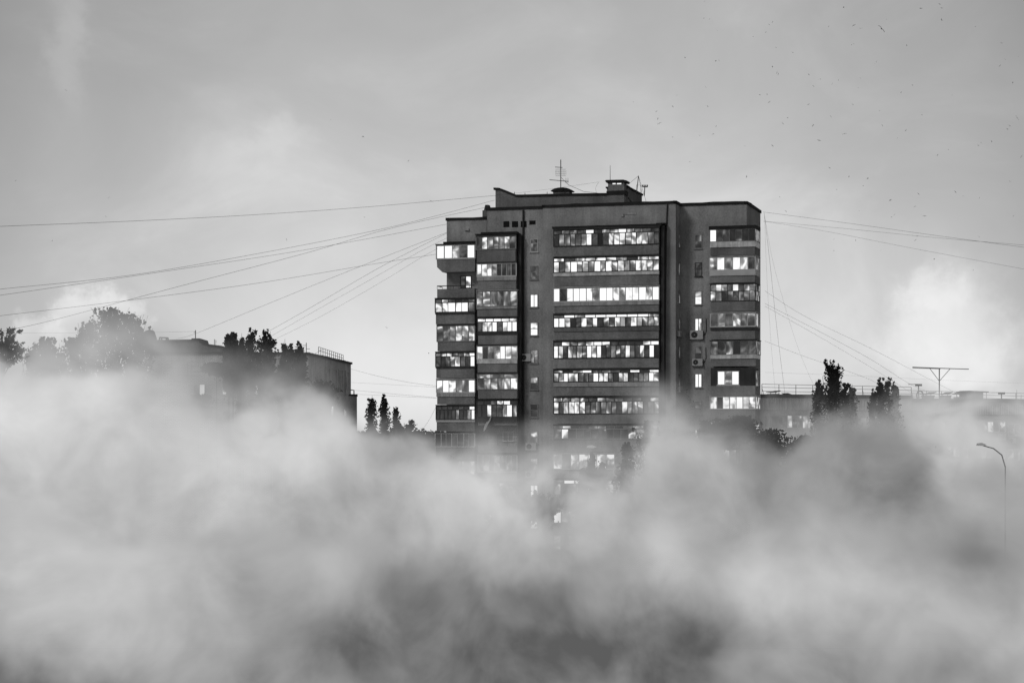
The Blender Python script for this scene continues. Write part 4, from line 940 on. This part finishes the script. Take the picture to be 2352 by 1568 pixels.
# ------------------------------------------------------------------ fog banks (volumes)
def fog(name,Y0,Y1,tops,blobs,base,dmax,warp,soft,seed,step,holes=(),wisps=(),nscale=.1,label=None,margin=5.0,zscale_src=(0,0)):
    """tops: (u,v,softness) crest of the bank; blobs: (u,v,ru,rv,amp) lighter and darker masses; all turned into metres at the middle of the bank"""
    Ym=(Y0+Y1)/2; px=F/Ym
    X=lambda u:(u-CX)/px
    Zz=lambda v:CZ+(HV-v)/px
    m,nt=nmat(name+'_volume'); L=nt.links
    out=nd(nt,'ShaderNodeOutputMaterial')
    geo=nd(nt,'ShaderNodeTexCoord'); P=geo.outputs['Object']
    # warped coordinates
    mp=nd(nt,'ShaderNodeMapping'); mp.inputs['Location'].default_value=(seed,seed*1.7,seed*.6); mp.inputs['Scale'].default_value=(1,.14,.95); L.new(P,mp.inputs[0])
    n1=nd(nt,'ShaderNodeTexNoise',inp={'Scale':nscale,'Detail':7,'Roughness':.56,'Distortion':.1}); L.new(mp.outputs[0],n1.inputs['Vector'])
    sub=nd(nt,'ShaderNodeVectorMath',operation='SUBTRACT'); L.new(n1.outputs['Color'],sub.inputs[0]); sub.inputs[1].default_value=(.5,.5,.5)
    sc_=nd(nt,'ShaderNodeVectorMath',operation='MULTIPLY_ADD'); L.new(sub.outputs[0],sc_.inputs[0]); sc_.inputs[1].default_value=(warp,warp,warp*.8); L.new(P,sc_.inputs[2])
    sp=nd(nt,'ShaderNodeSeparateXYZ'); L.new(sc_.outputs[0],sp.inputs[0])
    x,z=sp.outputs[0],sp.outputs[2]
    x0,x1=X(tops[0][0]),X(tops[-1][0])
    xn=mth(nt,'DIVIDE',mth(nt,'SUBTRACT',x,x0),x1-x0,clamp=True)
    zs=[Zz(v) for _,v,_ in tops]; zlo,zhi=min(zs)-1,max(zs)+1
    def curve(vals):
        n=nd(nt,'ShaderNodeValToRGB'); cr=n.color_ramp; cr.interpolation='B_SPLINE' if False else 'EASE'
        while len(cr.elements)<len(vals): cr.elements.new(.5)
        for e,(p,c) in zip(cr.elements,vals): e.position=p; e.color=(c,c,c,1)
        L.new(xn,n.inputs[0]); return n.outputs[0]
    zt=mth(nt,'MULTIPLY_ADD',curve([((X(u)-x0)/(x1-x0),(Zz(v)-zlo)/(zhi-zlo)) for u,v,_ in tops]),zhi-zlo,zlo)
    so=curve([((X(u)-x0)/(x1-x0),s/20) for u,_,s in tops])
    so=mth(nt,'MULTIPLY',so,20*soft)
    d=mth(nt,'DIVIDE',mth(nt,'SUBTRACT',zt,z),so,clamp=True)
    n3=nd(nt,'ShaderNodeTexNoise',inp={'Scale':nscale*2.2,'Detail':6,'Roughness':.55,'Distortion':.4}); L.new(mp.outputs[0],n3.inputs['Vector'])
    dens=mth(nt,'MULTIPLY',mth(nt,'MULTIPLY',mth(nt,'POWER',d,3.0),dmax),ramp(nt,n3.outputs['Fac'],[(.33,.12),(.5,.75),(.66,2.3)]))
    # masses of light and dark, painted into the emission
    S_=None
    S_=base
    def blob(u,v,ru,rv,amp):
        a=mth(nt,'MULTIPLY',mth(nt,'SUBTRACT',x,X(u)),px/ru); b=mth(nt,'MULTIPLY',mth(nt,'SUBTRACT',z,Zz(v)),px/rv)
        r2=mth(nt,'MULTIPLY_ADD',a,a,mth(nt,'MULTIPLY',b,b))
        return mth(nt,'MULTIPLY',mth(nt,'POWER',2.718,mth(nt,'MULTIPLY',r2,-1)),amp)
    cur=None
    for bl in blobs:
        b=blob(*bl); cur=b if cur is None else mth(nt,'ADD',cur,b)
    for wb in wisps:
        dens=mth(nt,'MAXIMUM',mth(nt,'ADD',dens,mth(nt,'MULTIPLY',blob(*wb),ramp(nt,n3.outputs['Fac'],[(.35,.4),(.65,1.5)]))),0.0)
    for hb in holes:
        dens=mth(nt,'MULTIPLY',dens,mth(nt,'SUBTRACT',1.0,blob(*hb),clamp=True))
    n2=nd(nt,'ShaderNodeTexNoise',inp={'Scale':nscale*1.7,'Detail':7,'Roughness':.56,'Distortion':.3}); L.new(mp.outputs[0],n2.inputs['Vector'])
    cur=mth(nt,'ADD',cur,mth(nt,'MULTIPLY_ADD',mth(nt,'SUBTRACT',n2.outputs['Fac'],.5),.50,base))
    cur=mth(nt,'MAXIMUM',cur,.11)
    ab=nd(nt,'ShaderNodeVolumeAbsorption'); ab.inputs['Color'].default_value=(0,0,0,1); L.new(dens,ab.inputs['Density'])
    em=nd(nt,'ShaderNodeEmission'); em.inputs['Color'].default_value=(1,1,1,1); L.new(mth(nt,'MULTIPLY',dens,cur),em.inputs['Strength'])  # fog glows by itself, in place of daylight scattered in it
    ad=nd(nt,'ShaderNodeAddShader'); L.new(ab.outputs[0],ad.inputs[0]); L.new(em.outputs[0],ad.inputs[1]); L.new(ad.outputs[0],out.inputs['Volume'])
    m.cycles.volume_step_rate=step; m.cycles.homogeneous_volume=False
    # lumpy closed shell following the crest
    mb=MB(); nx=90; ny=6; xa,xb=(x0,x1) if name=='haze' else (x0-25,x1+25)
    def ztop_(xx):
        u=xx*px+CX
        for (a,b) in zip(tops,tops[1:]):
            if a[0]<=u<=b[0]:
                k=(u-a[0])/(b[0]-a[0]); return Zz(a[1]+(b[1]-a[1])*k)
        return Zz(tops[0][1]) if u<tops[0][0] else Zz(tops[-1][1])
    for j in range(ny+1):
        for i in range(nx+1):
            xx=xa+(xb-xa)*i/nx; yy=Y0+(Y1-Y0)*j/ny
            hh=max(ztop_(xx-3),ztop_(xx),ztop_(xx+3))+margin*(.8+.35*noise.noise(Vector((xx*.12,yy*.1,seed))))
            for (wu,wv,wru,wrv,wa) in wisps:
                q_=abs(xx-X(wu))*px/wru
                if q_<3.2: hh=max(hh,Zz(wv)+(wrv/px)*2.9*math.sqrt(max(0,1-(q_/3.2)**2))+3.5)
            mb.v.append((xx,yy,max(hh,2)))
    N=(nx+1)*(ny+1)
    for j in range(ny):
        for i in range(nx): a=j*(nx+1)+i; mb.f.append([a,a+1,a+nx+2,a+nx+1]); mb.a.append((0,0,0))
    mb.v+=[(xa,Y0,.02),(xb,Y0,.02),(xb,Y1,.02),(xa,Y1,.02)]
    mb.f.append([N+3,N+2,N+1,N]); mb.a.append(0)
    mb.f.append([N,N+1]+[i for i in range(nx,-1,-1)]); mb.a.append(0)
    mb.f.append([N+2,N+3]+[ny*(nx+1)+i for i in range(0,nx+1)]); mb.a.append(0)
    mb.f.append([N+3,N]+[j*(nx+1) for j in range(0,ny+1)]); mb.a.append(0)
    mb.f.append([N+1,N+2]+[j*(nx+1)+nx for j in range(ny,-1,-1)]); mb.a.append(0)
    o=mb.build(name,m); tag(o,label,'fog',kind='stuff'); return o
def lin(s): s/=255; return s/12.92 if s<=.04045 else ((s+.055)/1.055)**2.4
# far bank, just before the buildings
def Z2(rows,Y): return [(u,a,(b-a)/(F/Y)) for u,a,b in rows]
fog('fog_bank',152,162,
 Z2([(-160,790,910),(0,800,900),(80,820,920),(280,820,920),(330,785,910),(380,815,940),(430,835,1000),(480,840,1030),(570,835,1020),(650,845,1010),(730,880,1030),(795,910,1070),(840,975,1070),(900,990,1075),(980,1000,1110),(1060,1000,1180),(1130,1030,1280),(1200,1060,1360),(1280,1070,1390),(1350,1040,1370),(1400,970,1300),(1450,905,1190),(1500,885,1120),(1560,885,1080),(1690,950,1130),(1780,985,1170),(1870,920,1080),(2060,900,1070),(2120,925,1170),(2200,970,1310),(2352,1010,1350),(2520,1000,1350)],157),
 [(120,960,330,150,.20),(640,1010,170,110,.20),(1080,1110,220,80,.14),(1480,990,160,100,.16),(1290,1180,200,80,.08),(1950,1060,430,220,-.20),(2260,1230,220,70,-.06),(820,1120,120,60,-.08),(1240,1330,700,120,-.10),(560,870,150,60,-.12),(950,1050,60,40,-.10)],
 lin(180),2.2,9.5,1.0,3.1,.12,nscale=.10,wisps=((225,785,150,80,.13),(110,825,60,45,.10),(345,800,45,40,.10),(430,855,80,50,.09),(570,870,120,50,.07),(1250,1120,150,90,.12),(1130,1060,70,50,.08),(1365,1095,75,75,.13),(1640,965,110,40,.06),(1520,925,70,35,.07),(1230,985,60,25,.03)),label='pale drifting fog bank wrapping the foot of the tower',margin=2.5)
# nearer bank
fog('fog_bank',92,100,
 [(-400,1120,4),(0,1120,4),(300,1190,4),(560,1150,4),(800,1160,4),(1000,1220,3.5),(1250,1275,3.5),(1400,1230,3),(1550,1140,3.5),(1700,1160,3.5),(1900,1120,3.5),(2100,1140,4),(2352,1180,4),(2600,1180,4)],
 [(100,1230,520,140,.16),(1180,1490,480,140,-.27),(1000,1340,220,60,-.06),(1150,1300,300,70,-.06),(1850,1310,260,80,.19),(1690,1260,70,45,.08),(1500,1290,60,80,.12),(1560,1430,200,50,-.05),(2250,1250,170,60,-.10),(2250,1400,260,90,.07),(80,1570,260,60,-.18),(1130,1500,80,30,.07),(2000,1560,400,60,-.05),(480,1430,280,110,.10),(250,1300,300,100,.06)],
 lin(162),2.2,7.0,1.0,8.4,.12,nscale=.14,label='denser grey fog bank rolling low in front',margin=2.5)
# thin haze before the far blocks
fog('haze',220,226,
 Z2([(-200,700,1000),(300,690,960),(740,780,1000),(830,930,1080),(1060,950,1080)],222),
 [(700,850,300,200,.02)],lin(190),.38,5.0,1.0,5.5,.5,nscale=.08,label='thin haze veiling the brick block and its poplars',margin=3)
fog('haze',214,220,
 Z2([(1758,800,1060),(1950,800,1040),(2150,760,980),(2352,740,960),(2600,740,960)],218),
 [(2250,930,250,200,.10)],lin(184),.46,5.0,1.0,9.5,.5,nscale=.08,label='thin haze veiling the long right block',margin=3)

# ------------------------------------------------------------------ sky, sun
W=bpy.data.worlds.new('World'); sc.world=W; W.use_nodes=True; nt=W.node_tree; nt.nodes.clear(); L=nt.links
out=nd(nt,'ShaderNodeOutputWorld'); bg=nd(nt,'ShaderNodeBackground')
sun_az=math.radians(-136); sun_el=math.radians(36)     # sun behind the camera to the left
sk=nd(nt,'ShaderNodeTexSky'); sk.sky_type='NISHITA'; sk.sun_disc=False; sk.sun_elevation=sun_el; sk.sun_rotation=sun_az
bw=nd(nt,'ShaderNodeRGBToBW'); L.new(sk.outputs[0],bw.inputs[0])
tc=nd(nt,'ShaderNodeTexCoord'); D=tc.outputs['Generated']; sp=nd(nt,'ShaderNodeSeparateXYZ'); L.new(D,sp.inputs[0]); dx,dy,dz=sp.outputs
el=ramp(nt,mth(nt,'MULTIPLY',dz,2.0),[(-.0,.80),(.07,.77),(.16,.67),(.25,.575),(.34,.505),(.45,.44),(1,.37)])
ax_=mth(nt,'ABSOLUTE',dx)
fall=ramp(nt,ax_,[(.0,1.0),(.10,1.0),(.2,.83),(.27,.66),(.45,.6)],'EASE')
front=ramp(nt,mth(nt,'MULTIPLY_ADD',dy,.5,.5),[(0,.55),(.5,.6),(.9,1.0)])
v=mth(nt,'MULTIPLY',mth(nt,'MULTIPLY',el,fall),front)
mp=nd(nt,'ShaderNodeMapping'); mp.inputs['Scale'].default_value=(1,1,1.6); L.new(D,mp.inputs[0])
n1=nd(nt,'ShaderNodeTexNoise',inp={'Scale':9,'Detail':8,'Roughness':.58,'Distortion':.5}); L.new(mp.outputs[0],n1.inputs['Vector'])
v=mth(nt,'MULTIPLY',v,ramp(nt,n1.outputs['Fac'],[(.25,.90),(.5,.98),(.62,1.06),(.78,1.22)]))
# wisps at left, cumulus heads at the horizon, edges frayed by noise
nw=nd(nt,'ShaderNodeTexNoise',inp={'Scale':30,'Detail':7,'Roughness':.62}); L.new(D,nw.inputs['Vector'])
wq_=nd(nt,'ShaderNodeVectorMath',operation='SUBTRACT'); L.new(nw.outputs['Color'],wq_.inputs[0]); wq_.inputs[1].default_value=(.5,.5,.5)
wm=nd(nt,'ShaderNodeVectorMath',operation='MULTIPLY_ADD'); L.new(wq_.outputs[0],wm.inputs[0]); wm.inputs[1].default_value=(.05,.0,.05); L.new(D,wm.inputs[2])
s2=nd(nt,'ShaderNodeSeparateXYZ'); L.new(wm.outputs[0],s2.inputs[0])
def puff(u,v_,ru,rv,amp,sharp=2.0):
    a=mth(nt,'MULTIPLY',mth(nt,'SUBTRACT',s2.outputs[0],(u-CX)/F),F/ru); b=mth(nt,'MULTIPLY',mth(nt,'SUBTRACT',s2.outputs[2],(HV-v_)/F),F/rv)
    r2=mth(nt,'MULTIPLY_ADD',a,a,mth(nt,'MULTIPLY',b,b)); 
    e=mth(nt,'POWER',2.718,mth(nt,'MULTIPLY',mth(nt,'POWER',r2,sharp),-1))
    e=mth(nt,'MULTIPLY',e,mth(nt,'GREATER_THAN',dy,0.0))
    return mth(nt,'MULTIPLY',e,amp)
for q in ((240,775,105,110,.34,4.0),(125,800,60,65,.24,3.5),(2160,790,125,165,.22,2.0),(2280,900,150,130,.14,2.0),(2120,690,60,60,.08,2.0),(600,400,190,90,.05,1.5),(180,120,50,150,.07,1.5),(660,330,90,40,.05,1.5),(1250,480,160,50,.03,1.0),(900,830,300,130,.08,1.0)):
    v=mth(nt,'ADD',v,puff(*q))
v=mth(nt,'ADD',mth(nt,'MULTIPLY',v,.94),mth(nt,'MULTIPLY',bw.outputs[0],.006))
L.new(v,bg.inputs['Color']); bg.inputs['Strength'].default_value=1.0; L.new(bg.outputs[0],out.inputs[0])
sl=bpy.data.lights.new('sun','SUN'); sl.energy=.8; sl.angle=math.radians(12); so=bpy.data.objects.new('sun',sl); col.objects.link(so)
# direction towards the sun
d=Vector((math.sin(sun_az)*math.cos(sun_el),math.cos(sun_az)*math.cos(sun_el),math.sin(sun_el)))
so.rotation_euler=d.to_track_quat('Z','Y').to_euler(); so.location=(0,0,60)

# ------------------------------------------------------------------ camera, render settings
cd=bpy.data.cameras.new('camera'); cam=bpy.data.objects.new('camera',cd); col.objects.link(cam); sc.camera=cam
cam.location=(0,0,CZ); cam.rotation_euler=(math.radians(90),0,0)
cd.sensor_width=36; cd.lens=36*F/2352; cd.shift_y=(HV-784)/2352; cd.clip_start=1; cd.clip_end=20000
sc.view_settings.view_transform='Standard'; sc.view_settings.look='None'; sc.view_settings.exposure=0
cy=sc.cycles
cy.max_bounces=4; cy.diffuse_bounces=2; cy.glossy_bounces=2; cy.transparent_max_bounces=8; cy.volume_bounces=0
cy.use_denoising=True
try: cy.denoiser='OPENIMAGEDENOISE'
except Exception: pass
cy.volume_max_steps=256
cy.use_adaptive_sampling=True; cy.adaptive_threshold=.02
